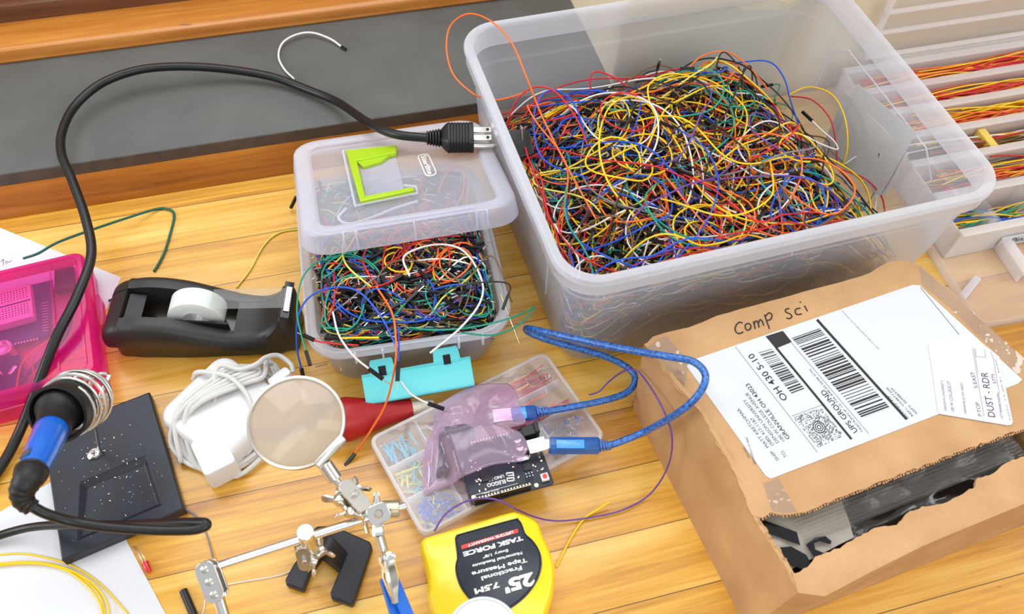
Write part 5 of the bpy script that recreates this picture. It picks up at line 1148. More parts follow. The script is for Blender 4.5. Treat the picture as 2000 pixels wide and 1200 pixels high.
for k in range(12): mb.box((g.uniform(40, 66), g.uniform(9, 44), 0.05), (1.2, 0.5, 0.08), M4=UF)
mb.build('silkscreen', 'white_ink', uno, smooth=0)
un = UF.to_3x3() @ Vector((0, 0, 1))
def ut(txt, p0, p1, h, b=0.02, name='lettering'):
    mb = MB(); add_text(mb, txt, PL(*p0, uq[2], un), PL(*p1, uq[2], un), h, up=un, bold=b, lift=0.12); return mb.build(name, 'white_ink', uno, smooth=0)
Z5 = lambda x, y: (900+x/6.667, 820+y/6.667)
ut('ELEGOO', Z5(578, 782), Z5(336, 838), 3.0, 0.035); ut('UNO R3', Z5(556, 716), Z5(354, 772), 2.5, 0.03); ut('DIGITAL (PWM~)', Z5(492, 900), Z5(270, 958), 1.3)
o_ = PL(*Z5(585, 690), uq[2], un); a_ = PL(*Z5(688, 680), uq[2], un); c_ = PL(*Z5(600, 812), uq[2], un); LG = frame(o_, a_-o_, un); lw_ = (a_-o_).length; lh_ = (c_-o_).length
mb = MB()
for x0, y0, x1, y1 in ((0, 0, 1, .16), (.84, 0, 1, .5), (0, 0, .14, .30), (0.2, .30, .84, .42), (0, .56, 1, .70), (0, .56, .14, 1), (0, .86, 1, 1), (.84, .56, 1, 1)):
    mb.box(((x0+x1)/2*lw_, -(y0+y1)/2*lh_, 0.15), ((x1-x0)*lw_, (y1-y0)*lh_, 0.1), M4=LG)
mb.build('maker_logo', 'white_ink', uno, smooth=0)

# ================================================================== blue usb cable
ucab = thing('usb_cable', P(1200, 875, 24), 'translucent blue braided USB cable looping from the board over the cardboard box', 'cable')
mb = MB(); mb.tube(catmull(W3((1186, 872, 34), (1215, 862, 36), (1260, 843, 44), (1310, 816, 78), (1350, 787, 100), (1374, 755, 110), (1376, 728, 112), (1352, 706, 110), (1300, 696, 104), (1230, 684, 88), (1150, 668, 74), (1080, 652, 60), (1040, 643, 50), (1028, 642, 42), (1034, 650, 36), (1075, 666, 30), (1140, 684, 26), (1195, 702, 26), (1232, 724, 28), (1240, 745, 28), (1226, 766, 27), (1190, 780, 27), (1130, 793, 27), (1085, 801, 27), (1055, 806, 27)), 10), 2.9, 12)
mb.build('braided_lead', 'blue_cable', ucab)
def usb_end(tip, tail, name, metal_len, big_):
    tip, tail = Vector(tip), Vector(tail); F = frame(tail, tip-tail); L_ = (tip-tail).length
    mb = MB()
    for k in range(4): mb.rbox((2+k*2.4, 0, 0), (1.7, 6.0+k*0.6, 6.0+k*0.6), 0.8, M4=F)
    mb.rbox((5, 0, 0), (10, 5, 5), 1.5, M4=F); mb.build('strain_relief', 'blue_cable', ucab)
    mb = MB(); mb.rbox((10+(L_-10-metal_len)/2, 0, 0), (L_-10-metal_len, 11.5 if big_ else 12, 9.5 if big_ else 6), 2.2, M4=F); sh_ = mb.build(name, 'blue_clear', ucab)
    mb = MB(); mb.box((L_*0.62, 0, 0), (L_*0.42, 7.8 if big_ else 11, 6.6 if big_ else 4), M4=F); mb.build('inner_shield', 'pin', sh_, bevel=0.4)
    mb = MB(); mb.box((L_-metal_len/2, 0, 0), (metal_len+2, 8.2 if big_ else 12, 7.4 if big_ else 4.5), M4=F); mb.build('metal_plug', 'pin', ucab, bevel=0.4)
usb_end(UF @ Vector((70.5, 32.5, 5.6)), P(1196, 871, 34), 'plug_shell', 3.5, True)
usb_end(P(965, 815, 26), P(1072, 803, 27), 'plug_shell', 14, False)

# ================================================================== pink film bag with black brackets, draped over the case
bag_out = [(858, 792), (880, 776), (905, 762), (940, 752), (978, 751), (998, 754), (1012, 782), (1020, 812), (1026, 828), (1000, 836), (998, 840), (1016, 848), (1030, 870), (1027, 888), (1014, 903), (990, 906), (955, 912), (905, 932), (868, 950), (830, 964), (826, 945), (826, 905), (832, 868), (845, 845), (848, 815)]
bz = 22.5
def under(p):
    '''height of what the film lies on: case lid, board with its headers, cable plug'''
    q = UI @ Vector((p[0], p[1], az)); d = min(q.x+3, 68-q.x, q.y-4, 60-q.y); t = max(0, min(1, (d+9)/9)); t = t*t*(3-2*t)
    r = math.hypot(p[0]-bcon.x, p[1]-bcon.y); u = max(0, min(1, (34-r)/16))
    return max(14.5*t, 9.5*u*u*(3-2*u))
bcon = P(1000, 812, 30)
def drape(x, y):
    p = P(x, y, bz)
    for _ in range(4): p = P(x, y, bz+0.9*under(p))
    return Vector((p.x, p.y, bz))
bo = [drape(x, y) for x, y in bag_out]; bo = catmull(bo, 4, closed=True); bcx = P(925, 850, bz)
def bag_z(p, s, k):
    v = p*0.045
    q = p-P(932, 815, bz); th = math.atan2(q.y, q.x); r = q.length
    fold = abs(math.sin(th*3.0+1.6*noise.noise(Vector((v.x*0.5, v.y*0.5, 4)))+0.6))
    fine = abs(math.sin(th*8+5*noise.noise(Vector((v.x*0.6, v.y*0.6, 9)))))
    puff = (1-s**3)
    return max(0.0, puff*(9.0+5.0*fold*min(1, r/22)-3.0*math.exp(-(r/9)**2)) + fine*1.3*math.exp(-r/18)+0.2*noise.noise(Vector((v.x*3, v.y*3, 2.0))))
nb_, NR = len(bo), 20; V = []; Fc = []

for side in (0, 1):
    for j in range(NR+1):
        s = j/NR
        for k in range(nb_):
            p = bcx.lerp(bo[k], s)
            hu = under(p); V.append((p.x, p.y, bz+hu*(1 if side == 0 else 0.985)+(bag_z(p, s, k)*(1-0.6*hu/14.5)+1.0 if side == 0 else 0.0)))
for side in (0, 1):
    o0 = side*(NR+1)*nb_
    for j in range(NR):
        for k in range(nb_):
            q = (o0+j*nb_+k, o0+j*nb_+(k+1) % nb_, o0+(j+1)*nb_+(k+1) % nb_, o0+(j+1)*nb_+k); Fc.append(q if side == 0 else q[::-1])
for k in range(nb_): a = NR*nb_; Fc.append((a+k, a+(k+1) % nb_, (NR+1)*nb_+a+(k+1) % nb_, (NR+1)*nb_+a+k))
bag = thing('plastic_bag', P(925, 850, bz), 'crumpled pink anti-static bag holding black brackets on the divided case', 'bag')
mb = MB(); mb.add(V, Fc); mb.build('bag_film', 'bag', bag, smooth=80)
mb = MB()
for k, (a, b) in enumerate((((845, 862), (842, 905)), ((838, 905), (836, 955)))):
    mb.tube(catmull([P(*a, 27), P((a[0]+b[0])/2+1, (a[1]+b[1])/2, 28), P(*b, 25)], 5), 0.5, 5)
mb.build('seal_seam', 'bag_print', bag)
def plate(pts, z, th, label, nm='black_bracket'):
    mb = MB(); mb.prism([(P(x, y, z).x, P(x, y, z).y) for x, y in pts][::-1], z, z+th); o = mb.build(nm, 'black', None, bevel=0.5); return tag(o, label, 'bracket')
plate([(858, 850), (868, 845), (878, 870), (884, 905), (872, 935), (860, 937), (852, 932), (856, 900)], 24, 3, 'long black plastic bracket with a hole at the left inside the pink bag')
plate([(868, 838), (905, 832), (918, 862), (912, 905), (908, 920), (895, 924), (888, 890), (878, 868)], 27.5, 4, 'curved black plastic bracket in the middle of the pink bag')
plate([(905, 830), (925, 838), (928, 862), (922, 872), (912, 866)], 24, 3, 'small black plastic piece right of the brackets in the pink bag', 'black_clip')

# ================================================================== tape measure
tm = thing('tape_measure', P(950, 1110, 0), 'yellow tape measure with navy label, lying upside down at the bottom edge', 'tape measure')
TZ2 = 44.0
oc = [(819, 1064), (824, 1049), (838, 1042), (880, 1030), (940, 1012), (990, 997), (1012, 996), (1050, 1014), (1062, 1040), (1080, 1082), (1086, 1115), (1083, 1155), (1072, 1190), (1050, 1230), (960, 1270), (880, 1250), (850, 1210), (834, 1165), (834, 1140), (832, 1110)]
top = [P(x, y, TZ2) for x, y in oc]; tcx_ = sum(p.x for p in top)/len(top); tcy_ = sum(p.y for p in top)/len(top)
tops = catmull(top, 4, closed=True)
TSG = 1 if sum(tops[k].x*tops[(k+1) % len(tops)].y-tops[(k+1) % len(tops)].x*tops[k].y for k in range(len(tops))) > 0 else -1
def tring(i, z):
    out = []
    n = len(tops)
    for k, p in enumerate(tops):
        t = (tops[(k+2) % n]-tops[k-2]); nrm = Vector((t.y, -t.x, 0)); nrm = nrm.normalized() if nrm.length > 1e-6 else Vector((0, 0, 0))
        nrm = nrm*TSG
        out.append((p.x-nrm.x*i, p.y-nrm.y*i, z))
    return out
mb = MB(); mb.loft([tring(*a) for a in ((4, 0.4), (1.5, 2), (0.4, 5), (0, 20), (0.6, 20.5), (0.6, 22), (0, 22.5), (0.4, 37), (1.4, 41), (2.8, 43.2), (4.4, 44))], cap=True); mb.build('case', 'yellow_case', tm, smooth=60)
Z4 = lambda x, y: (780+x/4.545, 960+y/4.545)
lp = [Z4(*q) for q in ((505, 430), (520, 405), (560, 385), (1010, 262), (1045, 262), (1075, 290), (1095, 340), (1115, 390), (1170, 440), (1215, 500), (1245, 570), (1253, 650), (1235, 740), (1190, 830), (1120, 920), (1040, 990), (960, 1040), (880, 1060), (780, 1050), (690, 1000), (620, 940), (560, 860), (525, 780), (508, 700), (512, 640), (522, 600), (518, 540))]
lpw = catmull([P(x, y, TZ2+0.4) for x, y in lp], 3, closed=True); ccx = Vector((sum(p.x for p in lpw)/len(lpw), sum(p.y for p in lpw)/len(lpw), 0))
def lr(s, z): return [(ccx.x+(p.x-ccx.x)*s, ccx.y+(p.y-ccx.y)*s, z) for p in lpw]
mb = MB(); mb.loft([lr(1.035, 43.9), lr(1.03, 45.2), lr(1.0, 45.6), lr(0.985, 44.7), lr(0.97, 44.4)], cap=True); mb.build('label_recess', 'navy_label', tm, smooth=50)
LZ = 44.5
def tt(txt, p0, p1, h, b=0.03, m='white_ink', lift=0.25):
    mb = MB(); add_text(mb, txt, P(*Z4(*p0), LZ), P(*Z4(*p1), LZ), h, bold=b, lift=lift); return mb.build('lettering', m, tm, smooth=0)
mb = MB(); mb.prism([(P(*Z4(*q), LZ).x, P(*Z4(*q), LZ).y) for q in ((548, 482), (1050, 334), (1056, 366), (553, 516))][::-1], LZ, LZ+0.15); mb.build('red_band', 'red_band', tm, smooth=0)
tt('LIFETIME WARRANTY', (1006, 352), (603, 474), 1.9, 0.03)
tt('TASK FORCE', (1090, 398), (562, 545), 3.1, 0.05)
tt('Every 1/8"', (962, 515), (738, 575), 1.9); tt('Numerical Readouts', (1086, 538), (646, 655), 2.0); tt('Tape Measure', (1128, 596), (640, 722), 2.8, 0.03)
tt('Fractional', (1082, 664), (724, 762), 2.8, 0.03); tt("25'", (1182, 725), (915, 800), 8.4, 0.05); tt('7.5M', (878, 808), (662, 872), 3.6, 0.05)
# lid of a jar in front of the tape
jl = thing('jar_lid', P(945, 1230, 0), 'cream round jar top with grey rim overlapping the tape measure at bottom edge', 'jar')
jc_ = P(944, 1238, 70)
mb = MB(); mb.lathe([(22, -69.5), (23.5, -66), (23.5, -8), (24.2, -6), (24.2, -0.6), (23.6, 0), (22.4, 0), (22, -1)], 56, M4=Matrix.Translation(jc_)); mb.build('jar_rim', 'jar_rim', jl, smooth=40)
mb = MB(); mb.lathe([(21.8, -1.2), (21.8, -0.5), (12, -0.2), (1, 0)], 56, M4=Matrix.Translation(jc_)); mb.build('lid_disc', 'jar', jl, smooth=40)
# ================================================================== cardboard box
BT = [P(1258, 670, 95), P(1465, 1010, 79), P(1762, 508, 97)]
BXn = (BT[1]-BT[0]).cross(BT[2]-BT[0]).normalized()
if BXn.z < 0: BXn = -BXn
BXF = frame(BT[0], BT[2]-BT[0], BXn); BXI = BXF.inverted()
def bp(px, py, up=0.0): return PL(px, py, BT[0]+BXn*up, BXn)
box = thing('cardboard_box', P(1600, 900, 0), 'torn brown cardboard shipping box with white shipping label and marker writing', 'cardboard box')
gb = random.Random(12)
def jag(pts, step=4.0, amp=1.1):
    out = []
    for a, b in zip(pts[:-1], pts[1:]):
        a, b = Vector(a), Vector(b); n = max(1, int((b-a).length/step))
        for k in range(n):
            q = a.lerp(b, k/n); out.append(q+Vector((gb.uniform(-amp, amp), gb.uniform(-amp, amp), 0)) if k else q)
    out.append(Vector(pts[-1])); return out
def bl2(px, py): v = BXI @ bp(px, py); return Vector((v.x, v.y, 0))
back = [bl2(*q) for q in ((1262, 672), (1275, 658), (1300, 650), (1345, 640), (1400, 617), (1470, 598), (1550, 576), (1640, 552), (1700, 533), (1735, 512), (1765, 508), (1800, 520), (1850, 562), (1915, 625), (2000, 705), (2090, 790))]
front_t = [bl2(*q) for q in ((2100, 800), (2000, 838), (1900, 873), (1800, 912), (1700, 950), (1630, 976), (1580, 998), (1555, 1003), (1530, 1006), (1505, 1001), (1490, 1012), (1468, 1006))]
left_t = [bl2(*q) for q in ((1468, 1006), (1457, 975), (1440, 935), (1425, 905), (1398, 868), (1388, 830), (1369, 806), (1340, 775), (1330, 768), (1290, 718), (1262, 676))]
outl = jag(back, 9, 0.5)+jag(front_t, 3.2, 0.9)+jag(left_t, 4, 1.1)
mb = MB(); mb.prism([(p.x, p.y) for p in outl][::-1], -3.2, 0, M4=BXF); tp = mb.build('top_panel', 'card', box, smooth=0)
# fluted torn edge under the panel rim
mb = MB(); e_ = jag(front_t, 2.2, 0.5)
for i, q in enumerate(e_[:-1]):
    mb.box((q.x, q.y-0.6, -1.8), (1.1, 1.6, 2.0), M4=BXF)
mb.build('torn_edge', 'card_torn', tp, smooth=0)
def strip_wall(name, tops, bots, th, m, par):
    """upright board with an irregular top edge: tops / bots are matching world points"""
    n = len(tops); mb = MB(); off = th
    def nr(i):
        a = bots[max(0, i-1)]; b = bots[min(n-1, i+1)]; d = (b-a); return Vector((d.y, -d.x, 0)).normalized()
    A = [t for t in tops]; B = [b for b in bots]; C = [t+nr(i)*off for i, t in enumerate(tops)]; D = [b+nr(i)*off for i, b in enumerate(bots)]
    Mi = [a.lerp(b, 0.5) for a, b in zip(A, B)]; 
    vs = A+Mi+B+D+C; fs = []
    for r in range(5):
        for i in range(n-1):
            a = r*n+i; b = ((r+1) % 5)*n+i; fs.append((a, a+1, b+1, b))
    fs.append(tuple(r*n for r in range(5))[::-1]); fs.append(tuple(r*n+n-1 for r in range(5)))
    mb.add(vs, fs); return mb.build(name, m, par, smooth=25)
tl_ = [(1258, 672, 95), (1290, 712, 93.5), (1330, 762, 92), (1369, 806, 89), (1392, 848, 87), (1425, 905, 84), (1457, 955, 81), (1466, 1000, 79), (1490, 1040, 77.5), (1515, 1078, 76), (1540, 1118, 75), (1556, 1160, 73)]
tops = [P(*q) for q in tl_]; tj = []; 
for a, b in zip(tops[:-1], tops[1:]):
    for k in range(5): q = a.lerp(b, k/5); tj.append(q+Vector((0, 0, gb.uniform(-1.2, 0.8) if k else 0)))
tj.append(tops[-1])
bl_a, bl_b = Vector((218, 313, 0)), Vector((239, 117, 0))
bots = [bl_a.lerp(bl_b, (tj[0].y-q.y)/(tj[0].y-tj[-1].y)) for q in tj]
strip_wall('left_wall', tj, bots, -3.4, 'card', box)
# torn inner ply along the opened left fold
mb = MB(); e2 = []
for a, b in zip(tops[6:-1], tops[7:]):
    for k in range(7): e2.append(a.lerp(b, k/7)+Vector((1.8+gb.uniform(-1, 1.6), 0, -1+gb.uniform(-1.5, 0.6))))
mb.tube(e2, [gb.uniform(0.8, 2.0) for _ in e2], 6); mb.build('torn_edge', 'card_torn', box, smooth=0)
ft = [P(1556, 1160, 73), P(1610, 1166, 74), P(1700, 1118, 74), P(1800, 1068, 74), P(1900, 1026, 74), P(2000, 985, 74), P(2140, 928, 74)]
fb = [bl_b, Vector((270, 117, 0)), Vector((318, 121, 0)), Vector((368, 126, 0)), Vector((422, 131, 0)), Vector((482, 137, 0)), Vector((560, 144, 0))]
strip_wall('front_wall', ft, fb, -3.4, 'card', box)
fl_in = [(1548, 1122), (1562, 1118), (1578, 1108), (1592, 1088), (1612, 1080), (1640, 1072), (1655, 1060), (1672, 1050), (1700, 1036), (1728, 1028), (1752, 1026), (1770, 1004), (1800, 990), (1830, 986), (1856, 978), (1885, 962), (1905, 950), (1908, 935), (1940, 925), (1965, 905), (2000, 892), (2100, 850)]
poly = jag([P(x, y, 75) for x, y in fl_in], 3, 0.8); fo = [Vector((p.x, p.y, 75)) for p in ft][::-1]
mb = MB(); mb.prism([(p.x, p.y) for p in poly+[q+Vector((0, -0.2, 0)) for q in fo]], 72.0, 75.2); mb.build('front_flap', 'card', box, smooth=0)
mb = MB(); mb.prism([(221, 318), (456, 342), (488, 140), (241, 120)][::-1], 0.4, 3); mb.build('bottom_panel', 'card', box, smooth=0)
mb = MB(); mb.box((336, 331, 44), (232, 3.4, 84), rot=Matrix.Rotation(0.098, 3, 'Z')); mb.build('back_wall', 'card', box, smooth=0)
mb = MB(); mb.box((474, 246, 38), (3.4, 196, 70), rot=Matrix.Rotation(0.16, 3, 'Z')); mb.build('right_wall', 'card', box, smooth=0)
# strips of clear packing tape on the box
def tape_strip(q, z0, name='packing_tape'):
    mb = MB(); mb.prism([((BXI @ bp(*p)).x, (BXI @ bp(*p)).y) for p in q][::-1], 0.1, 0.35, M4=BXF); return mb.build(name, 'film', box, smooth=0)
tape_strip([(1490, 945), (1520, 935), (1556, 1000), (1530, 1004), (1508, 999)], 0)
tape_strip([(1262, 680), (1300, 655), (1330, 690), (1345, 715), (1335, 760)], 0)
tape_strip([(1795, 520), (1850, 565), (2000, 700), (1990, 735), (1880, 625), (1800, 555)], 0)
# marker handwriting
Z6 = lambda x, y: (1400+x/3.75, 580+y/3.75)
strokes = [[(188, 192), (165, 187), (142, 208), (134, 238), (145, 262), (168, 270), (192, 258)],
           [(238, 196), (215, 200), (208, 222), (222, 245), (244, 236), (250, 212), (238, 196)],
           [(268, 180), (282, 236)], [(272, 205), (286, 178), (300, 186), (310, 226)], [(302, 200), (318, 168), (334, 182), (344, 212)],
           [(350, 132), (366, 180), (386, 236)], [(352, 148), (382, 118), (404, 134), (394, 166), (366, 174)],
           [(530, 86), (506, 92), (506, 112), (536, 126), (550, 144), (534, 160), (510, 156)], [(612, 84), (586, 88), (574, 106), (586, 130), (622, 126)],
           [(642, 66), (664, 106)], [(608, 38), (616, 41)]]
mb = MB()
for s_ in strokes:
    pts = catmull([bp(*Z6(*q), 0.15) for q in s_], 6); mb.tube(pts, 0.55, 6)
mb.build('marker_writing', 'ink', box, smooth=0)

# shipping label stuck on the panel
lab = [(1352, 704), (1782, 557), (1796, 558), (1812, 574), (1996, 742), (1988, 750), (1505, 936), (1495, 930), (1341, 716)]
mb = MB(); mb.prism([((BXI @ bp(*p)).x, (BXI @ bp(*p)).y) for p in lab][::-1], 0.12, 0.5, M4=BXF)
label = tag(mb.build('shipping_label', 'label_w', None, smooth=0), 'large white shipping label with two barcodes on the cardboard box', 'shipping label')
LB = [bp(*Z6(-230, 505), 0.5)]
def lquad(mb, q, z=0.52):
    v = [BXI @ bp(*p) for p in q]; 
    ar = sum(v[i].x*v[(i+1) % len(v)].y-v[(i+1) % len(v)].x*v[i].y for i in range(len(v)))
    if ar < 0: v = v[::-1]
    mb.prism([(p.x, p.y) for p in v], z, z+0.08, M4=BXF)
def lline(mb, a, b, w):
    A, B = Vector(a), Vector(b); d = (B-A).normalized(); n = Vector((-d.y, d.x))*w/2; lquad(mb, [A+n, B+n, B-n, A-n])
L2 = lambda x, y: Vector(Z6(x, y))
mb = MB()
lline(mb, L2(732, 170), L2(1388, 900), 5.0); lline(mb, L2(432, 375), L2(985, 1046), 4.4)
lquad(mb, [L2(355, 292), L2(482, 252), L2(548, 334), L2(430, 382)])
for a, b in (((135, 370), (735, 1142)), ((545, 340), (1110, 1004)), ((548, 877), (782, 790))): lline(mb, L2(*a), L2(*b), 0.7)
def barcode(mb, a0, a1, b0, b1, n, seed):
    g = random.Random(seed); t = 0.0; items = []
    while t < 1:
        w = g.choice([1, 1, 1, 2, 2, 3])*0.95/n; items.append((t, t+w)); t += w+g.choice([1, 1, 1, 2, 3])*1.0/n
    a0, a1, b0, b1 = map(Vector, (a0, a1, b0, b1))
    for s, e in items:
        e = min(e, 1); lquad(mb, [a0.lerp(b0, s), a1.lerp(b1, s), a1.lerp(b1, e), a0.lerp(b0, e)])
barcode(mb, L2(305, 412), L2(402, 384), L2(545, 712), L2(640, 676), 84, 3)
barcode(mb, L2(548, 306), L2(750, 234), L2(1060, 890), L2(1266, 814), 120, 8)
g = random.Random(2); q00, q10, q11, q01 = L2(555, 885), L2(762, 815), L2(930, 1022), L2(742, 1108)
bi = lambda u, v: (q00*(1-u)*(1-v)+q10*u*(1-v)+q11*u*v+q01*(1-u)*v)
for i in range(30):
    for j in range(30):
        u, v = (i+0.5)/30, (j+0.5)/30
        if (u-0.5)**2+(v-0.5)**2 < 0.024 or g.random() > 0.47: continue
        c = bi(u, v); lquad(mb, [c+Vector((-0.8, -0.8)), c+Vector((0.8, -0.8)), c+Vector((0.8, 0.8)), c+Vector((-0.8, 0.8))])
cc = BXI @ bp(*bi(0.5, 0.5))
for r in (1.1, 2.6, 4.1):
    mb.loft([[(cc.x+q*math.cos(a), cc.y+q*math.sin(a), z) for a in [2*math.pi*k/28 for k in range(28)]] for q, z in ((r, 0.5), (r, 0.6), (r+0.7, 0.6), (r+0.7, 0.5))], M4=BXF, loop=True)
mb.build('printed_marks', 'ink', label, smooth=0)
def lt(txt, a, b, h, m='ink', bold=0.0, lift=0.58):
    mb = MB(); add_text(mb, txt, bp(*Z6(*a)), bp(*Z6(*b)), h, up=BXn, bold=bold, lift=lift); mb.build('printed_text', m, label, smooth=0)
lt('OH 430 5-10', (520, 748), (262, 414), 5.4, bold=0.01); lt('UPS GROUND', (1032, 985), (786, 680), 4.4, bold=0.01)
lt('TRACKING #: 1Z 77R 848 03 0698 5775', (1074, 988), (686, 530), 1.9)
lt('GRANVILLE OH 43023', (536, 1036), (232, 634), 3.4, bold=0.01); lt('100 W COLLEGE AVENUE', (496, 1052), (222, 702), 2.7); lt('DENISON UNIVERSITY', (455, 1066), (208, 750), 2.7)
lt('(580) 417-1187', (416, 1086), (262, 884), 2.7); lt('MATT KRETCHMAR', (382, 1100), (162, 816), 2.7); lt('SHIP', (456, 1196), (406, 1128), 2.7); lt('TO:', (516, 1172), (482, 1124), 2.7)
lt('JOHN B WRIGHT', (245, 1180), (200, 1100), 1.6, 'ink_grey'); lt('BAKERSFIELD CA 78685', (285, 1225), (222, 1030), 1.6, 'ink_grey')
lt('BILLING: P/P', (1404, 892), (1258, 722), 2.2); lt('REF1: 0A487720R', (1438, 872), (1246, 662), 1.9); lt('REF2: 36988334', (1466, 852), (1282, 668), 1.9)
lt('ISH 1.2 ZPL EVENTPR 21.0V 07/2019', (1186, 384), (918, 104), 1.0)
# fold crease at the far end of the label and the small second sticker
mb = MB(); lline(mb, (1797, 562), (1873, 655), 1.0); mb.build('crease', 'ink_grey', label, smooth=0)
Z7 = lambda x, y: (1780+x/5, 620+y/5)
st2 = [(1812, 674), (1855, 657), (1888, 654), (1905, 662), (1940, 690), (1950, 698), (1977, 826), (1974, 831), (1966, 832), (1835, 810), (1831, 806)]
mb = MB(); mb.prism([((BXI @ bp(*p)).x, (BXI @ bp(*p)).y) for p in st2][::-1], 0.7, 1.0, M4=BXF)
stk = tag(mb.build('address_sticker', 'label_w2', None, smooth=0), 'small slanted white sticker overlapping the right end of the shipping label', 'sticker')
def l7(txt, a, b, h, m='ink'):
    mb = MB(); add_text(mb, txt, bp(*Z7(*a)), bp(*Z7(*b)), h, up=BXn, lift=1.1); mb.build('printed_text', m, stk, smooth=0)
l7('DUST - RDR', (812, 985), (736, 548), 5.6, 'ink'); l7('P:TOP', (684, 972), (652, 838), 3.0); l7('S:EAST', (644, 698), (604, 540), 3.0); l7('5775', (824, 655), (800, 560), 2.6)
l7('DENISON UNIVERSITY', (340, 920), (304, 622), 2.0, 'ink_grey'); l7('100 W COLLEGE ST', (414, 930), (372, 630), 2.6, 'ink_grey'); l7('GRANVILLE OH 43023', (534, 950), (494, 650), 2.0, 'ink_grey'); l7('1Z7784R80306985', (890, 1000), (848, 745), 1.9, 'ink_grey'); l7('NOV 17 20:41 2020', (962, 1010), (822, 420), 1.0, 'ink_grey')
mb = MB()
for a, b in (((590, 308), (702, 976)), ((604, 306), (645, 560)), ((762, 340), (795, 410)), ((795, 410), (850, 750)), ((620, 310), (626, 390)), ((626, 390), (720, 396)), ((720, 396), (708, 320))):
    A, B = Vector(Z7(*a)), Vector(Z7(*b)); d = (B-A).normalized(); n = Vector((-d.y, d.x))*0.3; v = [BXI @ bp(*p) for p in (A+n, B+n, B-n, A-n)]
    mb.prism([(p.x, p.y) for p in v[::-1]], 1.05, 1.12, M4=BXF)
mb.build('printed_line', 'ink_grey', stk, smooth=0)

# what shows inside the box
M['mailer'] = mat('brown black film', rgb(44, 37, 33), 0.2, bump=0.7, bscale=70, coat=0.5)
M['grey_print'] = mat('grey printed film', rgb(178, 170, 158), 0.35)
def crumple(name, q, z, nu, nv, amp, m, par, seed=0, th=1.0, fold=0.0):
    a, b, c, d = [P(*p, z) for p in q]; mb = MB(); vs = []
    for s_ in (0, 1):
        for j in range(nv+1):
            for i in range(nu+1):
                u, v = i/nu, j/nv; p = a*(1-u)*(1-v)+b*u*(1-v)+c*u*v+d*(1-u)*v
                h = amp*noise.noise(Vector((p.x*0.05+seed, p.y*0.08, 0)))+0.4*amp*noise.noise(Vector((p.x*0.15+seed, p.y*0.2, 3)))+fold*(1 if j % 2 else -1)
                vs.append((min(max(p.x, 251-0.06*(p.y-120)), 474), p.y, p.z+h-s_*th))
    W = nu+1; K = W*(nv+1); fs = []
    for j in range(nv):
        for i in range(nu):
            qd = (j*W+i, j*W+i+1, (j+1)*W+i+1, (j+1)*W+i); fs.append(qd); fs.append(tuple(K+k for k in qd[::-1]))
    mb.add(vs, fs); return mb.build(name, m, par, smooth=60)
pm = thing('poly_mailer', P(1750, 1000, 40), 'glossy brown-black plastic mailer with grey printed strip inside the torn box', 'mailer')
crumple('film', [(1545, 1135), (2140, 930), (2140, 780), (1480, 990)], 56, 40, 14, 9, 'mailer', pm, 1)
crumple('printed_strip', [(1530, 1120), (1668, 1050), (1640, 960), (1450, 985)], 64.5, 10, 8, 2, 'grey_print', pm, 1)
mb = MB()
for q in ([(1484, 1014), (1556, 1040), (1563, 1066), (1500, 1042)], [(1523, 1070), (1545, 1068), (1575, 1085), (1584, 1102), (1572, 1116), (1540, 1100)], [(1574, 1065), (1592, 1050), (1612, 1048), (1624, 1058), (1622, 1064), (1600, 1058), (1590, 1062), (1592, 1074), (1616, 1084), (1592, 1092)]):
    mb2 = MB(); mb2.prism([(P(x, y, 67.5).x, P(x, y, 67.5).y) for x, y in q][::-1], 67.5, 67.8); mb2.build('printed_shape', 'dark_in', pm, smooth=0)
pf = crumple('pleated_film', [(1575, 1062), (2140, 838), (2140, 780), (1545, 1010)], 69.5, 24, 15, 1.2, 'film2', None, 4, 0.4, fold=0.8)
tag(pf, 'clear pleated plastic film reaching out under the torn front edge of the box', 'plastic film')
mb = MB(); mb.prism([(p.x, p.y) for p in W3((1688, 1143, 0), (1720, 1128, 0), (1775, 1103, 0), (1812, 1087, 0), (1806, 1097, 0), (1770, 1115, 0))][::-1], 0.2, 0.5)
tag(mb.build('plastic_scrap', 'label_w', None, smooth=0), 'thin white plastic sliver on the bench below the front of the cardboard box', 'scrap')

# ================================================================== clear organiser behind the tub, with its opened lid
org = thing('drawer_organizer', (735, 520, 0), 'clear plastic organiser with long rows of wires behind the large tub, at right edge', 'organiser')
ox0, ox1, oy0, oy1, oh = 574.0, 905.0, 399.0, 640.0, 38.0
def slab_p(name, x0, x1, y0, y1, z0, z1, m, par, bev=0.6): mb = MB(); mb.box(((x0+x1)/2, (y0+y1)/2, (z0+z1)/2), (x1-x0, y1-y0, z1-z0)); return mb.build(name, m, par, bevel=bev, smooth=0)
slab_p('base', ox0, ox1, oy0, oy1, 0.3, 2, 'clear_edge', org)
rows = [399, 447, 492, 530, 566, 601, 637]
for y in rows:
    slab_p('row_wall', ox0, ox1, y-0.9, y+0.9, 2, oh, 'clear_edge', org)
    slab_p('rail', ox0, ox1, y-4.5, y+4.5, oh, oh+2.2, 'clear_edge', org)
for x in (ox0+1, ox1-1): slab_p('end_wall', x-1, x+1, oy0, oy1, 2, oh, 'clear_edge', org)
for x in (625, 672, 720): slab_p('cell_wall', x-0.7, x+0.7, rows[0]+1, rows[1]-1, 2, oh-2, 'clear', org)
slab_p('back_rail', ox0+60, ox1, 641, 652, 0.4, 44, 'clear_edge', org)
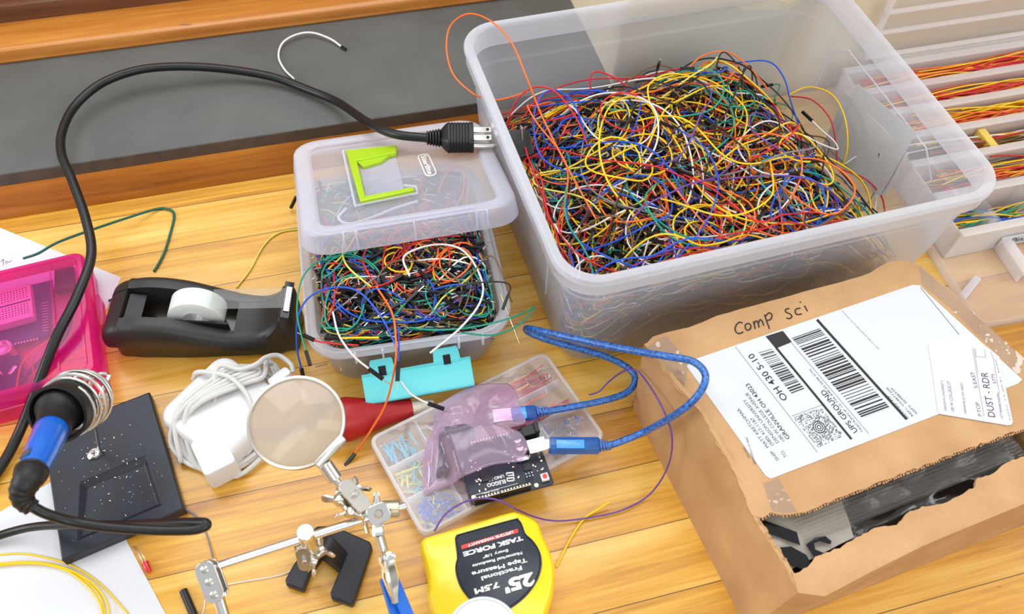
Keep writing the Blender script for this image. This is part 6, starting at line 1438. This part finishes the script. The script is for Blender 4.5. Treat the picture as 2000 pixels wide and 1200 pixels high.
# name strip on its front
ns = slab_p('name_strip', 628, 700, 395.2, 396.6, 8, 21, 'label_w', org, 0.1)
mb = MB(); pf0 = PL(1986, 472, Vector((0, 395.1, 0)), Vector((0, 1, 0))); add_text(mb, 'Pins', Vector((641.5, 395.0, 11)), Vector((659, 395.0, 11)), 7.5, up=(0, -1, 0), lift=0.15); mb.build('printed_text', 'ink', ns, smooth=0)
tg = thing('blue_clip', (672, 390, 0), 'small blue plastic clip below the name strip at the right edge', 'clip')
mb = MB(); mb.rbox((672, 388, 3), (14, 8, 5), 1.5); mb.build('clip_body', 'blue_pl', tg)
def bundle(y0, y1, n, cols, seed, label, x0=ox0+4, x1=ox1-4, zmax=33, r=0.85, wav=1.0):
    g = np.random.default_rng(seed); k = 18; t = np.linspace(0, 1, k); sets_ = []
    for i in range(n):
        ya, yb_ = g.uniform(y0+4, y1-4, 2); xa = g.uniform(x0, x0+(x1-x0)*0.35); xb = g.uniform(x1-(x1-x0)*0.35, x1); za = g.uniform(5, zmax)
        yy = ya+(yb_-ya)*t+3.5*wav*np.sin(t*g.uniform(4, 9)+g.uniform(0, 6)); zz = za+3*np.sin(t*g.uniform(3, 7)+g.uniform(0, 6))
        sets_.append(np.stack([xa+(xb-xa)*t, np.clip(yy, y0+2.5, y1-2.5), np.clip(zz, 4, zmax+2)], -1))
    stuff_wires('wire_bundle', label, 'wires', [np.array(sets_)], list(cols), [1]*len(cols), housing=False, r=r, seed=seed, seg=5)
bundle(rows[5], rows[6], 130, ('red', 'red', 'yellow', 'orange'), 61, 'red and yellow wires filling the rearmost row of the organiser')
bundle(rows[4], rows[5], 130, ('red', 'yellow', 'red', 'orange'), 62, 'red and yellow wires filling the second row from the back of the organiser')
bundle(rows[3], rows[4], 130, ('red', 'yellow', 'orange', 'yellow'), 63, 'yellow and orange wires filling the third row from the back of the organiser')
bundle(rows[2], rows[3], 70, ('red', 'white', 'brown', 'yellow'), 64, 'taped component leads in the row with the yellow tape of the organiser', wav=0.2)
bundle(rows[1], rows[2], 110, ('orange', 'yellow', 'red', 'grey'), 65, 'orange and yellow wires filling the fifth row from the back of the organiser')
bundle(rows[0], rows[1], 60, ('green', 'blue', 'yellow', 'yellow'), 66, 'short teal, blue and yellow wires in the front cells of the organiser', x0=ox0+4, x1=ox0+160, zmax=16)
yt = thing('paper_tape', (655, 511, 10), 'yellow paper tape across the component leads in the fourth organiser row', 'tape')
yp = P(1942, 290, 34); mb = MB(); mb.rbox((yp.x+3, (rows[2]+rows[3])/2, 21), (9, rows[3]-rows[2]-6, 26), 1.0); mb.build('tape_band', 'ivory_y', yt)
# its lid: clear tray opened back against the wall
old = thing('organizer_lid', (740, 646, 44), 'clear organiser lid with long ribs standing open against the cream wall', 'lid')
def wallrib(z0, z1, m, d=5.0, y=648.0, nm='lid_rib'): slab_p(nm, 600, 960, y-d, y, z0, z1, m, old)
slab_p('lid_panel', 600, 960, 649.0, 650.4, 46, 250, 'clear', old)
for z in (46, 78, 104, 150, 200): wallrib(z, z+2.4, 'clear_edge', 6.0)
slab_p('lid_side', 600, 602.4, 641, 650, 46, 250, 'clear_edge', old)

# clear lid lying at right between box and tub
RB = P(1917, 640, 8); RU = (P(2010, 627, 8)-P(1935, 640, 8)).normalized(); RVv = (P(1835, 525, 8)-P(1905, 632, 8)).normalized(); RF = frame((RB.x, RB.y, 0.4), RU)
rl = thing('clear_tray', RB, 'shallow clear plastic tray lying empty between the cardboard box and organiser', 'tray')
RW_, RD_ = 170.0, 112.0
def rr_(i, z, r): return [RF @ Vector((x-4, y, z)) for x, y in rrect(RW_-2*i, RD_-2*i, r, 6, RW_/2, RD_/2)]
mb = MB(); mb.loft([rr_(*a) for a in ((3, 0, 9), (1, 1.5, 11), (0, 14, 12), (1.2, 14, 11), (2.2, 2, 10), (4, 1.4, 8))], cap=True); mb.build('tray_body', 'clear_lid', rl, smooth=50)
mb = MB(); a_ = P(1930, 415, 16); b_ = P(2010, 533, 16); d_ = (b_-a_).normalized(); n_ = Vector((-d_.y, d_.x, 0))
mb.loft([[a_+n_*y+Vector((0, 0, z)) for y, z in ((-6, -14), (-6, 0), (-4, 1), (4, 1), (6, 0), (6, -14), (5, -14), (5, -0.4), (-5, -0.4), (-5, -14))], [b_+n_*y+Vector((0, 0, z)) for y, z in ((-6, -14), (-6, 0), (-4, 1), (4, 1), (6, 0), (6, -14), (5, -14), (5, -0.4), (-5, -0.4), (-5, -14))]], cap=True); mb.build('raised_rim', 'clear_edge', rl, smooth=30)
mb = MB(); q0 = P(1878, 582, 4); q1 = P(1908, 545, 4); mb.rbox(((q1-q0).length/2, 0, 1), ((q1-q0).length+3, 7, 2.4), 2, M4=frame(q0, q1-q0)); mb.build('moulded_tab', 'frost_rim', rl)
for o_ in bpy.data.objects:
    if '_pv' in o_: del o_['_pv']
